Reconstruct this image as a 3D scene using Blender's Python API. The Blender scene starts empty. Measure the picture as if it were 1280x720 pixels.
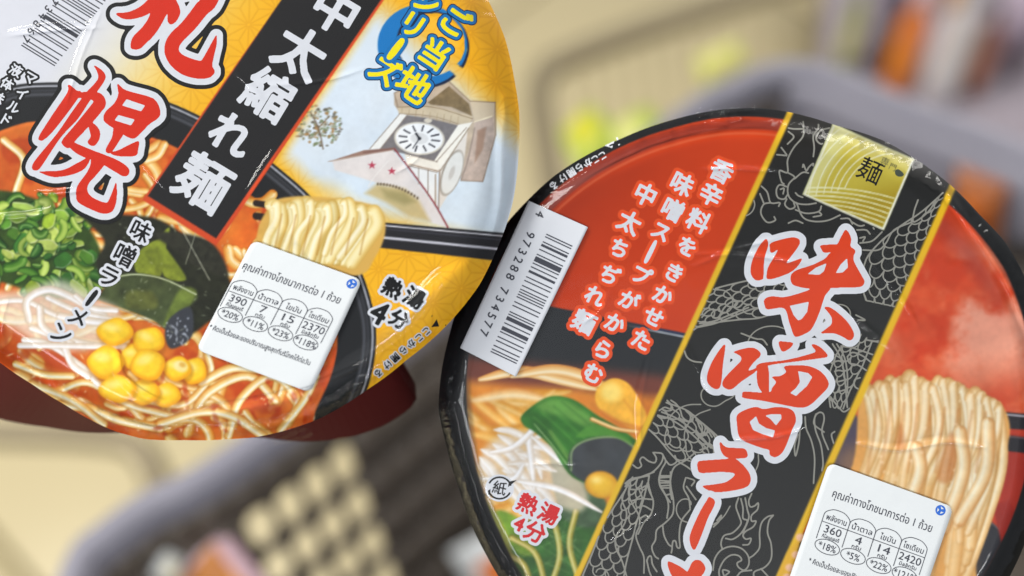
import bpy, math, random
import numpy as np
from mathutils import Matrix, Vector

# ------------------------------------------------------------------ camera, world, lights
scene = bpy.context.scene
COL = scene.collection
R = math.radians
CAM = np.array([0.0, 0.0, 1.35])
PITCH = R(35)                                   # tilt up from straight down
FOC = 50.0
K = 36.0 / FOC / 1280.0
cam_d = bpy.data.cameras.new('camera')
cam = bpy.data.objects.new('camera', cam_d); COL.objects.link(cam)
cam.location = CAM; cam.rotation_euler = (PITCH, 0, 0)
cam_d.lens = FOC; cam_d.sensor_width = 36; cam_d.clip_start = 0.02; cam_d.clip_end = 60
cam_d.dof.use_dof = True; cam_d.dof.focus_distance = 0.3305; cam_d.dof.aperture_fstop = 4.8
scene.camera = cam
CR = np.array([1.0, 0, 0]); CU = np.array([0, math.cos(PITCH), math.sin(PITCH)]); CF = np.array([0, math.sin(PITCH), -math.cos(PITCH)])

world = bpy.data.worlds.new('World'); scene.world = world; world.use_nodes = True
bg = world.node_tree.nodes['Background']
bg.inputs[0].default_value = (0.93, 0.96, 1.0, 1); bg.inputs[1].default_value = 0.34

def area(name, loc, target, sx, sy, power, color):
    l = bpy.data.lights.new(name, 'AREA'); l.shape = 'RECTANGLE'; l.size = sx; l.size_y = sy; l.energy = power; l.color = color
    o = bpy.data.objects.new(name, l); COL.objects.link(o)
    o.location = loc
    o.rotation_euler = (Vector(target) - Vector(loc)).to_track_quat('-Z', 'Y').to_euler()
    return o
area('overhead_light', (-1.9, 0.5, 2.9), (0, 0.3, 0.8), 0.5, 2.4, 84, (1.0, 0.97, 0.92))
area('overhead_light', (1.5, 1.6, 3.0), (0, 0.6, 0.6), 0.4, 2.4, 30, (1.0, 0.97, 0.93))
area('overhead_light', (-1.3, -1.5, 3.0), (0, 0.3, 1.0), 1.6, 0.3, 20, (0.96, 0.98, 1.0))
area('overhead_light', (0.35, -1.45, 3.0), (0, 0.3, 1.0), 1.5, 0.9, 2.2, (0.95, 0.98, 1.0))  # added dim panel at the mirror angle, for a soft sheen on the wrap
area('overhead_light', (0.3, -2.3, 3.0), (0, 0.3, 1.0), 2.6, 0.12, 30, (0.97, 0.98, 1.0))  # added narrow strip that puts glints on the folds of the wrap

scene.view_settings.view_transform = 'Standard'; scene.view_settings.look = 'None'
scene.view_settings.exposure = 0.24; scene.view_settings.gamma = 1.0
scene.view_settings.use_curve_mapping = False
scene.render.engine = 'CYCLES'
scene.cycles.use_denoising = True
scene.cycles.transparent_max_bounces = 16
scene.cycles.max_bounces = 6
scene.cycles.caustics_reflective = False; scene.cycles.caustics_refractive = False
scene.render.film_transparent = False

# ------------------------------------------------------------------ colour and materials
def lin(c):
    c = np.asarray(c, dtype=np.float64) / 255.0
    return np.where(c <= 0.04045, c / 12.92, ((c + 0.055) / 1.055) ** 2.4)
def rgba(c): return tuple(lin(c)) + (1.0,)
MATS = {}
def mat(name, c=None, rough=0.5, spec=0.4, noise=0.0, nscale=60, metal=0.0, bump=0.0, bscale=200, coat=0.0):
    if name in MATS: return MATS[name]
    m = bpy.data.materials.new(name); m.use_nodes = True; MATS[name] = m
    nt = m.node_tree; b = nt.nodes['Principled BSDF']
    b.inputs['Roughness'].default_value = rough; b.inputs['Specular IOR Level'].default_value = spec
    b.inputs['Metallic'].default_value = metal; b.inputs['Coat Weight'].default_value = coat
    if c is not None: b.inputs['Base Color'].default_value = rgba(c)
    tc = nt.nodes.new('ShaderNodeTexCoord')
    if noise > 0:
        n = nt.nodes.new('ShaderNodeTexNoise'); n.inputs['Scale'].default_value = nscale; n.inputs['Detail'].default_value = 5
        r = nt.nodes.new('ShaderNodeMapRange'); r.inputs['To Min'].default_value = 1 - noise; r.inputs['To Max'].default_value = 1 + noise
        mx = nt.nodes.new('ShaderNodeMix'); mx.data_type = 'RGBA'; mx.blend_type = 'MULTIPLY'; mx.inputs[0].default_value = 1
        mx.inputs[6].default_value = rgba(c)
        nt.links.new(tc.outputs['Object'], n.inputs['Vector']); nt.links.new(n.outputs['Fac'], r.inputs['Value'])
        nt.links.new(r.outputs[0], mx.inputs[7]); nt.links.new(mx.outputs[2], b.inputs['Base Color'])
    if bump > 0:
        n = nt.nodes.new('ShaderNodeTexNoise'); n.inputs['Scale'].default_value = bscale; n.inputs['Detail'].default_value = 3
        bp = nt.nodes.new('ShaderNodeBump'); bp.inputs['Strength'].default_value = bump; bp.inputs['Distance'].default_value = 0.001
        nt.links.new(tc.outputs['Object'], n.inputs['Vector']); nt.links.new(n.outputs['Fac'], bp.inputs['Height'])
        nt.links.new(bp.outputs[0], b.inputs['Normal'])
    return m
def mat_print(name, rough=0.42):
    m = bpy.data.materials.new(name); m.use_nodes = True
    nt = m.node_tree; b = nt.nodes['Principled BSDF']
    a = nt.nodes.new('ShaderNodeAttribute'); a.attribute_name = 'ink'
    n = nt.nodes.new('ShaderNodeTexNoise'); n.inputs['Scale'].default_value = 260; n.inputs['Detail'].default_value = 4
    r = nt.nodes.new('ShaderNodeMapRange'); r.inputs['To Min'].default_value = 0.96; r.inputs['To Max'].default_value = 1.04
    mx = nt.nodes.new('ShaderNodeMix'); mx.data_type = 'RGBA'; mx.blend_type = 'MULTIPLY'; mx.inputs[0].default_value = 1
    tc = nt.nodes.new('ShaderNodeTexCoord')
    nt.links.new(tc.outputs['Object'], n.inputs['Vector']); nt.links.new(n.outputs['Fac'], r.inputs['Value'])
    nt.links.new(a.outputs['Color'], mx.inputs[6]); nt.links.new(r.outputs[0], mx.inputs[7])
    nt.links.new(mx.outputs[2], b.inputs['Base Color'])
    b.inputs['Roughness'].default_value = rough; b.inputs['Specular IOR Level'].default_value = 0.16
    return m
def mat_film(name, rough=0.06, bump=0.12):
    m = bpy.data.materials.new(name); m.use_nodes = True
    nt = m.node_tree; nt.nodes.remove(nt.nodes['Principled BSDF'])
    out = nt.nodes['Material Output']
    tr = nt.nodes.new('ShaderNodeBsdfTransparent'); tr.inputs[0].default_value = (1, 1, 1, 1)
    gl = nt.nodes.new('ShaderNodeBsdfGlossy'); gl.inputs['Roughness'].default_value = rough
    fr = nt.nodes.new('ShaderNodeFresnel'); fr.inputs[0].default_value = 1.30
    ms = nt.nodes.new('ShaderNodeMixShader')
    tc = nt.nodes.new('ShaderNodeTexCoord')
    n = nt.nodes.new('ShaderNodeTexNoise'); n.inputs['Scale'].default_value = 45; n.inputs['Detail'].default_value = 0.6; n.inputs['Distortion'].default_value = 0.6
    bp = nt.nodes.new('ShaderNodeBump'); bp.inputs['Strength'].default_value = bump; bp.inputs['Distance'].default_value = 0.002
    nt.links.new(tc.outputs['Object'], n.inputs['Vector']); nt.links.new(n.outputs['Fac'], bp.inputs['Height'])
    nt.links.new(bp.outputs[0], gl.inputs['Normal']); nt.links.new(bp.outputs[0], fr.inputs['Normal'])
    nt.links.new(fr.outputs[0], ms.inputs[0]); nt.links.new(tr.outputs[0], ms.inputs[1]); nt.links.new(gl.outputs[0], ms.inputs[2])
    nt.links.new(ms.outputs[0], out.inputs['Surface'])
    return m

# ------------------------------------------------------------------ mesh helpers
def mesh_np(name, V, loops, sizes, mats, mi=None, smooth=False):
    me = bpy.data.meshes.new(name)
    V = np.asarray(V, dtype=np.float32); loops = np.asarray(loops, dtype=np.int32).ravel(); sizes = np.asarray(sizes, dtype=np.int32)
    me.vertices.add(len(V)); me.vertices.foreach_set('co', V.ravel())
    me.loops.add(len(loops)); me.loops.foreach_set('vertex_index', loops)
    me.polygons.add(len(sizes))
    st = np.zeros(len(sizes), dtype=np.int32); st[1:] = np.cumsum(sizes)[:-1]
    me.polygons.foreach_set('loop_start', st); me.polygons.foreach_set('loop_total', sizes)
    for m in mats: me.materials.append(m)
    if mi is not None: me.polygons.foreach_set('material_index', np.asarray(mi, dtype=np.int32))
    me.update(calc_edges=True)
    if smooth: me.shade_smooth()
    return me
def link(name, me, parent=None, **props):
    o = bpy.data.objects.new(name, me); COL.objects.link(o)
    if parent is not None: o.parent = parent
    for k, v in props.items(): o[k] = v
    return o
def empty(name, M, **props):
    o = bpy.data.objects.new(name, None); COL.objects.link(o); o.matrix_world = M; o.empty_display_size = 0.02
    for k, v in props.items(): o[k] = v
    return o
def pydata(name, V, F, mats, mi=None, smooth=False):
    V = np.asarray(V, dtype=float)
    return mesh_np(name, V, [i for f in F for i in f], [len(f) for f in F], mats, mi, smooth)

def rays(p):
    p = np.asarray(p, dtype=np.float64).reshape(-1, 2)
    return CF[None] + (p[:, :1] - 640) * K * CR[None] + (360 - p[:, 1:2]) * K * CU[None]
def at_depth(x, y, d): return CAM + rays([(x, y)])[0] * d
def on_z(p, z):
    d = rays(p); t = (z - CAM[2]) / d[:, 2]; return CAM + d * t[:, None]

# ------------------------------------------------------------------ noise and a small 2-D print painter
def vnoise(x, y, seed):
    rs = np.random.RandomState(seed); g = rs.rand(256, 256)
    xi = np.floor(x).astype(int); yi = np.floor(y).astype(int); fx = x - xi; fy = y - yi
    fx = fx * fx * (3 - 2 * fx); fy = fy * fy * (3 - 2 * fy)
    a = g[yi % 256, xi % 256]; b = g[yi % 256, (xi + 1) % 256]; c = g[(yi + 1) % 256, xi % 256]; d = g[(yi + 1) % 256, (xi + 1) % 256]
    return (a * (1 - fx) + b * fx) * (1 - fy) + (c * (1 - fx) + d * fx) * fy
def fbm(x, y, s, o=4, seed=1):
    t = 0; a = 0.5; n = 0
    for i in range(o):
        t = t + a * vnoise(x / s + 17.3 * i, y / s + 9.1 * i, seed + i); n += a; a *= 0.55; s /= 2.0
    return t / n
def smooth(t): t = np.clip(t, 0, 1); return t * t * (3 - 2 * t)
def cat(pts, n=8, closed=False):
    P = np.asarray(pts, dtype=float)
    if len(P) < 3 and not closed: return P
    if closed: Q = np.vstack([P[-1:], P, P[:2]])
    else: Q = np.vstack([2 * P[:1] - P[1:2], P, 2 * P[-1:] - P[-2:-1]])
    out = []; t = np.linspace(0, 1, n, endpoint=False)[:, None]
    for i in range(len(Q) - 3):
        a, b, c, d = Q[i:i + 4]
        out.append(0.5 * (2 * b + (c - a) * t + (2 * a - 5 * b + 4 * c - d) * t ** 2 + (3 * b - a - 3 * c + d) * t ** 3))
    out = np.vstack(out)
    return out if closed else np.vstack([out, P[-1:]])
def inside(X, Y, pts):
    P = np.asarray(pts, dtype=float); m = np.zeros(X.shape, bool); n = len(P)
    for i in range(n):
        x1, y1 = P[i]; x2, y2 = P[(i + 1) % n]
        if y1 == y2: continue
        c = (Y < max(y1, y2)) & (Y >= min(y1, y2)) & (X < (x2 - x1) * (Y - y1) / (y2 - y1) + x1)
        m ^= c
    return m
def segd(X, Y, P):
    best = np.full(X.shape, 1e9); side = np.zeros(X.shape); par = np.zeros(X.shape)
    n = len(P) - 1
    for i in range(n):
        ax, ay = P[i]; bx, by = P[i + 1]; dx, dy = bx - ax, by - ay; L = dx * dx + dy * dy + 1e-9
        t = np.clip(((X - ax) * dx + (Y - ay) * dy) / L, 0, 1)
        ex = X - ax - t * dx; ey = Y - ay - t * dy; d = ex * ex + ey * ey
        k = d < best
        best = np.where(k, d, best); side = np.where(k, np.sign(ex * dy - ey * dx), side); par = np.where(k, (i + t) / n, par)
    return np.sqrt(best), side, par

class Canvas:
    def __init__(s, x0, y0, x1, y1, col):
        s.x0, s.y0 = x0, y0; s.W, s.H = x1 - x0, y1 - y0
        s.Y, s.X = np.mgrid[y0:y1, x0:x1].astype(float)
        s.I = np.empty((s.H, s.W, 3)); s.I[:] = col
    def sl(s, pts, m):
        P = np.asarray(pts, dtype=float)
        a = max(0, int(P[:, 0].min() - m - s.x0)); b = min(s.W, int(P[:, 0].max() + m - s.x0) + 2)
        c = max(0, int(P[:, 1].min() - m - s.y0)); d = min(s.H, int(P[:, 1].max() + m - s.y0) + 2)
        if a >= b or c >= d: return None
        return (slice(c, d), slice(a, b))
    def mix(s, k, m, col):
        s.I[k] = s.I[k] * (1 - m[..., None]) + np.asarray(col, dtype=float) * m[..., None]
    def poly(s, pts, col, f=0.9, a=1.0, curve=False, tex=0.0, ts=12, seed=3, col2=None):
        P = cat(pts, 6, True) if curve else np.asarray(pts, dtype=float)
        k = s.sl(P, f + 1)
        if k is None: return
        X, Y = s.X[k], s.Y[k]
        d, _, _ = segd(X, Y, np.vstack([P, P[:1]])); ins = inside(X, Y, P)
        sd = np.where(ins, d, -d); m = smooth(sd / (2 * f) + 0.5) * a
        c = np.asarray(col, dtype=float)
        if col2 is not None or tex:
            n = fbm(X, Y, ts, 4, seed)[..., None]
            c = c * (1 - n) + np.asarray(col2) * n if col2 is not None else c * (1 + tex * (n - 0.5) * 2)
        s.mix(k, m, c)
    def line(s, pts, w, col, a=1.0, f=0.8, curve=True):
        P = cat(pts, 6) if curve else np.asarray(pts, dtype=float)
        k = s.sl(P, w + f + 1)
        if k is None: return
        d, _, _ = segd(s.X[k], s.Y[k], P); s.mix(k, smooth((w / 2 - d) / (2 * f) + 0.5) * a, col)
    def tube(s, pts, w, mid, edge, hl=0.5, a=1.0, shadow=0.35, hlc=(250, 244, 222), taper=0.0, lightside=-1, n=6):
        """a rounded printed strand: darker at its borders, pale along one side"""
        P = cat(pts, n); k = s.sl(P, w * 0.9 + 3)
        if k is None: return
        X, Y = s.X[k], s.Y[k]; d, sd, t = segd(X, Y, P)
        ww = w / 2 * (1 - taper * np.abs(2 * t - 1) ** 3)
        if shadow: s.mix(k, smooth((ww * 1.0 + 2.2 - d) / 3.5) * shadow, np.asarray(edge) * 0.5)
        m = smooth((ww - d) / 1.5 + 0.5) * a
        u = d / np.maximum(ww, .5) * sd
        sh = np.clip(1 - (u - 0.25 * lightside) ** 2 * 0.9, 0, 1)[..., None]
        c = np.asarray(edge) * (1 - sh) + np.asarray(mid) * sh
        h = (np.exp(-((u - 0.35 * lightside) / 0.28) ** 2) * hl)[..., None]
        s.mix(k, m, c * (1 - h) + np.asarray(hlc) * h)
    def ell(s, cx, cy, rx, ry, ang, col, f=0.9, a=1.0, rim=None, hl=None):
        r = max(rx, ry); k = s.sl([(cx - r, cy - r), (cx + r, cy + r)], f + 2)
        if k is None: return
        X, Y = s.X[k] - cx, s.Y[k] - cy; ca, sa = math.cos(ang), math.sin(ang)
        u = (X * ca + Y * sa) / rx; v = (-X * sa + Y * ca) / ry; q = np.sqrt(u * u + v * v)
        m = smooth((1 - q) * min(rx, ry) / (2 * f) + 0.5) * a
        c = np.asarray(col, dtype=float)
        if rim is not None: e = (q ** 3)[..., None]; c = c * (1 - np.clip(e, 0, 1)) + np.asarray(rim) * np.clip(e, 0, 1)
        if hl is not None:
            h = np.exp(-(((X + rx * .3) / (rx * .35)) ** 2 + ((Y + ry * .35) / (ry * .3)) ** 2))[..., None] * 0.8
            c = c * (1 - h) + np.asarray(hl) * h
        s.mix(k, m, c)
    def photo(s, m, seed, blur=2, amp=.10, fine=.035):
        """printed photograph look: softened, with uneven tone and fine grain"""
        Bl = np.stack([soften(s.I[:, :, i], blur) for i in range(3)], -1); M = m[..., None]
        t = 1 + amp * 2 * (fbm(s.X, s.Y, 34, 3, seed) - .5) + fine * 2 * (fbm(s.X, s.Y, 5, 3, seed + 9) - .5)
        w = 1 + .05 * (fbm(s.X, s.Y, 50, 2, seed + 4) - .5)
        J = Bl * t[..., None] * np.stack([w, np.ones_like(w), 2 - w], -1); s.I = s.I * (1 - M) + J * M
    def field(s, m, col): s.I = s.I * (1 - m[..., None]) + np.asarray(col, dtype=float) * m[..., None]
    def sample(s, x, y):
        fx = np.clip(x - s.x0, 0, s.W - 1.001); fy = np.clip(y - s.y0, 0, s.H - 1.001)
        xi = fx.astype(int); yi = fy.astype(int); fx = (fx - xi)[:, None]; fy = (fy - yi)[:, None]
        return (s.I[yi, xi] * (1 - fx) + s.I[yi, xi + 1] * fx) * (1 - fy) + (s.I[yi + 1, xi] * (1 - fx) + s.I[yi + 1, xi + 1] * fx) * fy

# ------------------------------------------------------------------ contours: a distance field turned into clean flat outlines
def edt(mask, rad):
    big = float((rad + 2) ** 2 * 2); g = np.where(mask, 0.0, big); H, W = mask.shape
    o = g.copy()
    for d in range(1, rad + 2):
        o[d:] = np.minimum(o[d:], g[:-d] + d * d); o[:-d] = np.minimum(o[:-d], g[d:] + d * d)
    p = o.copy()
    for d in range(1, rad + 2):
        p[:, d:] = np.minimum(p[:, d:], o[:, :-d] + d * d); p[:, :-d] = np.minimum(p[:, :-d], o[:, d:] + d * d)
    return np.sqrt(p)
def soften(F, n=1):
    for _ in range(n):
        F = np.pad(F, 1, mode='edge'); F = (F[:-2] + 2 * F[1:-1] + F[2:]) / 4; F = (F[:, :-2] + 2 * F[:, 1:-1] + F[:, 2:]) / 4
    return F
MS = {1: [0, 4, 7], 2: [1, 5, 4], 3: [0, 1, 5, 7], 4: [2, 6, 5], 5: [0, 4, 5, 2, 6, 7], 6: [1, 2, 6, 4], 7: [0, 1, 2, 6, 7],
      8: [3, 7, 6], 9: [0, 4, 6, 3], 10: [1, 5, 6, 3, 7, 4], 11: [0, 1, 5, 6, 3], 12: [2, 3, 7, 5], 13: [0, 4, 5, 2, 3], 14: [1, 2, 3, 7, 4]}
def iso(F, x0, y0, h):
    """polygons covering F<0; returns (points, sizes)"""
    A, B, C, D = F[:-1, :-1], F[:-1, 1:], F[1:, 1:], F[1:, :-1]
    code = (A < 0) * 1 + (B < 0) * 2 + (C < 0) * 4 + (D < 0) * 8
    pts = []; sizes = []
    def e(a, b): return a / (a - b + 1e-12 * (a == b))
    for k, seq in MS.items():
        jj, ii = np.nonzero(code == k)
        if not len(jj): continue
        a, b, c, d = A[jj, ii], B[jj, ii], C[jj, ii], D[jj, ii]
        q = []
        for s_ in seq:
            if s_ == 0: q.append((ii, jj))
            elif s_ == 1: q.append((ii + 1, jj))
            elif s_ == 2: q.append((ii + 1, jj + 1))
            elif s_ == 3: q.append((ii, jj + 1))
            elif s_ == 4: q.append((ii + e(a, b), jj))
            elif s_ == 5: q.append((ii + 1, jj + e(b, c)))
            elif s_ == 6: q.append((ii + 1 - e(c, d), jj + 1))
            elif s_ == 7: q.append((ii, jj + 1 - e(d, a)))
        arr = np.stack([np.stack([np.asarray(u, float), np.asarray(v, float)], -1) for u, v in q], 1)
        pts.append(arr.reshape(-1, 2)); sizes += [len(seq)] * len(jj)
    full = code == 15
    for j in range(full.shape[0]):
        r = np.flatnonzero(np.diff(np.concatenate([[0], full[j].astype(np.int8), [0]])))
        for s_, t_ in zip(r[::2], r[1::2]):
            for u in range(s_, t_, 24):
                v = min(u + 24, t_)
                pts.append(np.array([(u, j), (v, j), (v, j + 1), (u, j + 1)], float)); sizes.append(4)
    if not sizes: return np.zeros((0, 2)), []
    P = np.vstack(pts); P[:, 0] = P[:, 0] * h + x0; P[:, 1] = P[:, 1] * h + y0
    return P, sizes

_fc = {}
def glyph(ch):
    if ch in _fc: return _fc[ch]
    c = bpy.data.curves.new('glyph', 'FONT'); c.body = ch; c.resolution_u = 3
    o = bpy.data.objects.new('glyph', c); COL.objects.link(o); bpy.context.view_layer.update()
    m = o.to_mesh(); m.calc_loop_triangles()
    V = np.array([(v.co.x, v.co.y) for v in m.vertices]).reshape(-1, 2); T = np.array([tuple(t.vertices) for t in m.loop_triangles]).reshape(-1, 3)
    o.to_mesh_clear(); bpy.data.objects.remove(o); bpy.data.curves.remove(c)
    _fc[ch] = (V, T); return V, T
def glyph_px(ch, cx, cy, size, ang, sx=1.0, shear=0.0, center=True):
    """triangles of a character in print coordinates (y down); size = em height"""
    V, T = glyph(ch)
    if not len(V): return np.zeros((0, 3, 2))
    if center: c = (V.max(0) + V.min(0)) / 2 if ch not in 'ー' else (V.max(0) + V.min(0)) / 2
    else: c = np.zeros(2)
    Q = (V - c) * size; Q[:, 0] = Q[:, 0] * sx + Q[:, 1] * shear; Q[:, 1] *= -1
    a = R(ang); X = Q[:, 0] * math.cos(a) - Q[:, 1] * math.sin(a) + cx; Y = Q[:, 0] * math.sin(a) + Q[:, 1] * math.cos(a) + cy
    return np.stack([X, Y], -1)[T]
def raster(tris, x0, y0, W, H, h):
    M = np.zeros((H, W), bool)
    for t in tris:
        a, b, c = t
        i0 = max(0, int((t[:, 0].min() - x0) / h)); i1 = min(W, int((t[:, 0].max() - x0) / h) + 2)
        j0 = max(0, int((t[:, 1].min() - y0) / h)); j1 = min(H, int((t[:, 1].max() - y0) / h) + 2)
        if i0 >= i1 or j0 >= j1: continue
        Y, X = np.mgrid[j0:j1, i0:i1]; X = X * h + x0; Y = Y * h + y0
        w0 = (b[0] - a[0]) * (Y - a[1]) - (b[1] - a[1]) * (X - a[0])
        w1 = (c[0] - b[0]) * (Y - b[1]) - (c[1] - b[1]) * (X - b[0])
        w2 = (a[0] - c[0]) * (Y - c[1]) - (a[1] - c[1]) * (X - c[0])
        M[j0:j1, i0:i1] |= ((w0 >= 0) & (w1 >= 0) & (w2 >= 0)) | ((w0 <= 0) & (w1 <= 0) & (w2 <= 0))
    return M

# ------------------------------------------------------------------ noodle cups: frame, outline, lid surface
def polar(pts, cx, cy):
    P = np.asarray(pts, float); th = np.arctan2(P[:, 1] - cy, P[:, 0] - cx); r = np.hypot(P[:, 0] - cx, P[:, 1] - cy)
    o = np.argsort(th); th, r = th[o], r[o]
    th3 = np.concatenate([th - 2 * math.pi, th, th + 2 * math.pi]); r3 = np.tile(r, 3)
    g = np.linspace(-math.pi, math.pi, 721); rg = np.interp(g, th3, r3)
    k = np.array([1, 2, 3, 2, 1.]); k /= k.sum(); rg = np.convolve(np.concatenate([rg[-6:-1], rg, rg[1:6]]), k, 'same')[5:-5]
    return lambda t: np.interp((np.asarray(t) + math.pi) % (2 * math.pi) - math.pi, g, rg)
class Cup:
    def __init__(s, name, cpx, dist, n, outline, drop, edge0, height, **props):
        s.cx, s.cy = cpx
        s.O = CAM + rays([cpx])[0] * dist
        ez = np.asarray(n, float); ez /= np.linalg.norm(ez)
        ex = CR - ez * (CR @ ez); ex /= np.linalg.norm(ex); ey = np.cross(ez, ex)
        s.ez = ez; s.Rm = np.stack([ex, ey, ez], 1); s.h = height
        s.base = s.O - ez * height
        M = Matrix.Identity(4)
        for i in range(3):
            for j in range(3): M[i][j] = s.Rm[i, j]
            M[i][3] = s.base[i]
        s.root = empty(name, M, **props)
        s.r = polar(outline, s.cx, s.cy); s.drop = drop; s.edge0 = edge0
    def rho(s, p):
        d = p - np.array([s.cx, s.cy]); return np.hypot(d[:, 0], d[:, 1]) / s.r(np.arctan2(d[:, 1], d[:, 0]))
    def bend(s, p):
        q = np.clip((s.rho(p) - s.edge0) / (1 - s.edge0), 0, 1.3); return -s.drop * q ** 2
    def pos(s, p, z=0.0, bend=True):
        p = np.asarray(p, float).reshape(-1, 2)
        z = np.broadcast_to(np.asarray(z, float), (len(p),)) + (s.bend(p) if bend else 0)
        d = rays(p); t = ((s.O - CAM) @ s.ez + z) / (d @ s.ez)
        return (CAM + d * t[:, None] - s.base) @ s.Rm
    def flat(s, name, P, sizes, m, z, parent, **props):
        if len(P) == 0: return None
        V = s.pos(P, z); n = len(P); sizes = np.asarray(sizes)
        loops = np.arange(n)
        # orientation towards the viewer
        st = np.concatenate([[0], np.cumsum(sizes)[:-1]])
        ends = np.repeat(st + sizes - 1, sizes); starts = np.repeat(st, sizes)
        a, b, c = V[st[0]], V[st[0] + 1], V[st[0] + 2]
        big = np.argmax(sizes); k = st[big]
        if np.cross(V[k + 1] - V[k], V[k + 2] - V[k])[2] < 0: loops = starts + ends - loops
        me = mesh_np(name, V, loops, sizes, [m]); return link(name, me, parent, **props)
    def grid(s, name, m, step, zf, parent, canvas=None, smooth_=True, scale=1.0, **props):
        x0, x1 = s.cx - s.r(math.pi) * 1.08 - 30, s.cx + s.r(0) * 1.08 + 30
        t = np.linspace(-math.pi, math.pi, 361); rr = s.r(t) * scale
        x0 = (s.cx + rr * np.cos(t)).min() - step; x1 = (s.cx + rr * np.cos(t)).max() + step
        y0 = (s.cy + rr * np.sin(t)).min() - step; y1 = (s.cy + rr * np.sin(t)).max() + step
        gx = np.arange(x0, x1 + step, step); gy = np.arange(y0, y1 + step, step); X, Y = np.meshgrid(gx, gy)
        P = np.stack([X.ravel(), Y.ravel()], 1); q = s.rho(P) / scale
        ins = (q <= 1).reshape(X.shape); c = ins[:-1, :-1] | ins[:-1, 1:] | ins[1:, 1:] | ins[1:, :-1]
        out = q > 1; C0 = np.array([s.cx, s.cy]); P[out] = C0 + (P[out] - C0) / q[out][:, None]
        W = len(gx); idx = np.arange(len(P)).reshape(X.shape)
        F = np.stack([idx[1:, :-1][c], idx[1:, 1:][c], idx[:-1, 1:][c], idx[:-1, :-1][c]], 1)
        used = np.unique(F); remap = np.zeros(len(P), int); remap[used] = np.arange(len(used)); F = remap[F]; P = P[used]
        z = zf(P) if callable(zf) else zf
        me = mesh_np(name, s.pos(P, z), F.ravel(), np.full(len(F), 4), [m], smooth=smooth_)
        if canvas is not None:
            col = lin(np.clip(canvas.sample(P[:, 0], P[:, 1]), 0, 255))
            at = me.color_attributes.new('ink', 'FLOAT_COLOR', 'POINT')
            at.data.foreach_set('color', np.concatenate([col, np.ones((len(P), 1))], 1).astype(np.float32).ravel())
        return link(name, me, parent, **props)
    def loft(s, name, rings, m, parent, close=True, n=240, smooth_=True, **props):
        """rings: list of (radius function of angle in print px, z)"""
        t = np.linspace(-math.pi, math.pi, n, endpoint=False); V = []; F = []
        for f, z in rings:
            r = f(t); p = np.stack([s.cx + r * np.cos(t), s.cy + r * np.sin(t)], 1); V.append(s.pos(p, z, False))
        for k in range(len(rings) - 1):
            for i in range(n):
                j = (i + 1) % n; F.append((k * n + i, k * n + j, (k + 1) * n + j, (k + 1) * n + i))
        V = np.vstack(V)
        if close: F.append(tuple(range((len(rings) - 1) * n, len(rings) * n)))
        return link(name, pydata(name, V, F, [m], smooth=smooth_), parent, **props)

LAY = 0.00003
def strokes_mask(polys, holes, h, pad):
    A = np.vstack([np.asarray(p, float) for p in polys]); x0, y0 = A.min(0) - pad; x1, y1 = A.max(0) + pad
    W = int((x1 - x0) / h) + 2; H = int((y1 - y0) / h) + 2
    Y, X = np.mgrid[0:H, 0:W]; X = X * h + x0; Y = Y * h + y0; M = np.zeros((H, W), bool)
    for p in polys: M |= inside(X, Y, cat(p, 5, True))
    for p in holes: M &= ~inside(X, Y, p)
    return M, x0, y0
def layered(cup, name, M, x0, y0, h, levels, parent, z0, **props):
    """levels: list of (grow px, material) from the widest up to the ink itself; one mesh"""
    rad = int(max(l[0] for l in levels) / h) + 3
    D = edt(M, rad) * h; Di = edt(~M, 3) * h; S = soften(D - Di, 2)
    Vs, L, Z, MI, mats, n0 = [], [], [], [], [], 0
    for i, (g, m) in enumerate(levels):
        P, sz = iso(S - g, x0, y0, h)
        if not len(sz): continue
        V = cup.pos(P, z0 + i * LAY); sz = np.asarray(sz); st = np.concatenate([[0], np.cumsum(sz)[:-1]]); lp = np.arange(len(P))
        lp = np.repeat(st, sz) + np.repeat(st + sz - 1, sz) - lp
        Vs.append(V); L.append(lp + n0); Z.append(sz); MI.append(np.full(len(sz), len(mats))); mats.append(m); n0 += len(P)
    if not Vs: return None
    me = mesh_np(name, np.vstack(Vs), np.concatenate(L), np.concatenate(Z), mats, np.concatenate(MI))
    return link(name, me, parent, **props)
def chars(cup, name, items, levels, parent, z0, h=0.4, sx=1.0, shear=0.0, sep=False, **props):
    """items: (char, cx, cy, size, angle)"""
    tr = [glyph_px(c, x, y, s_, a, sx, shear) for c, x, y, s_, a in items]
    tr = [t for t in tr if len(t)]
    pad = max(l[0] for l in levels) + 3 * h + 1
    def one(T, nm):
        A = T.reshape(-1, 2); x0, y0 = A.min(0) - pad; x1, y1 = A.max(0) + pad
        M = raster(T, x0, y0, int((x1 - x0) / h) + 2, int((y1 - y0) / h) + 2, h)
        return layered(cup, nm, M, x0, y0, h, levels, parent, z0, **props)
    if sep: return [one(t, name) for t in tr]
    return one(np.concatenate(tr), name)
def zoom(ox, oy, s, pts): return [(ox + x / s, oy + y / s) for x, y in pts]

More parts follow.
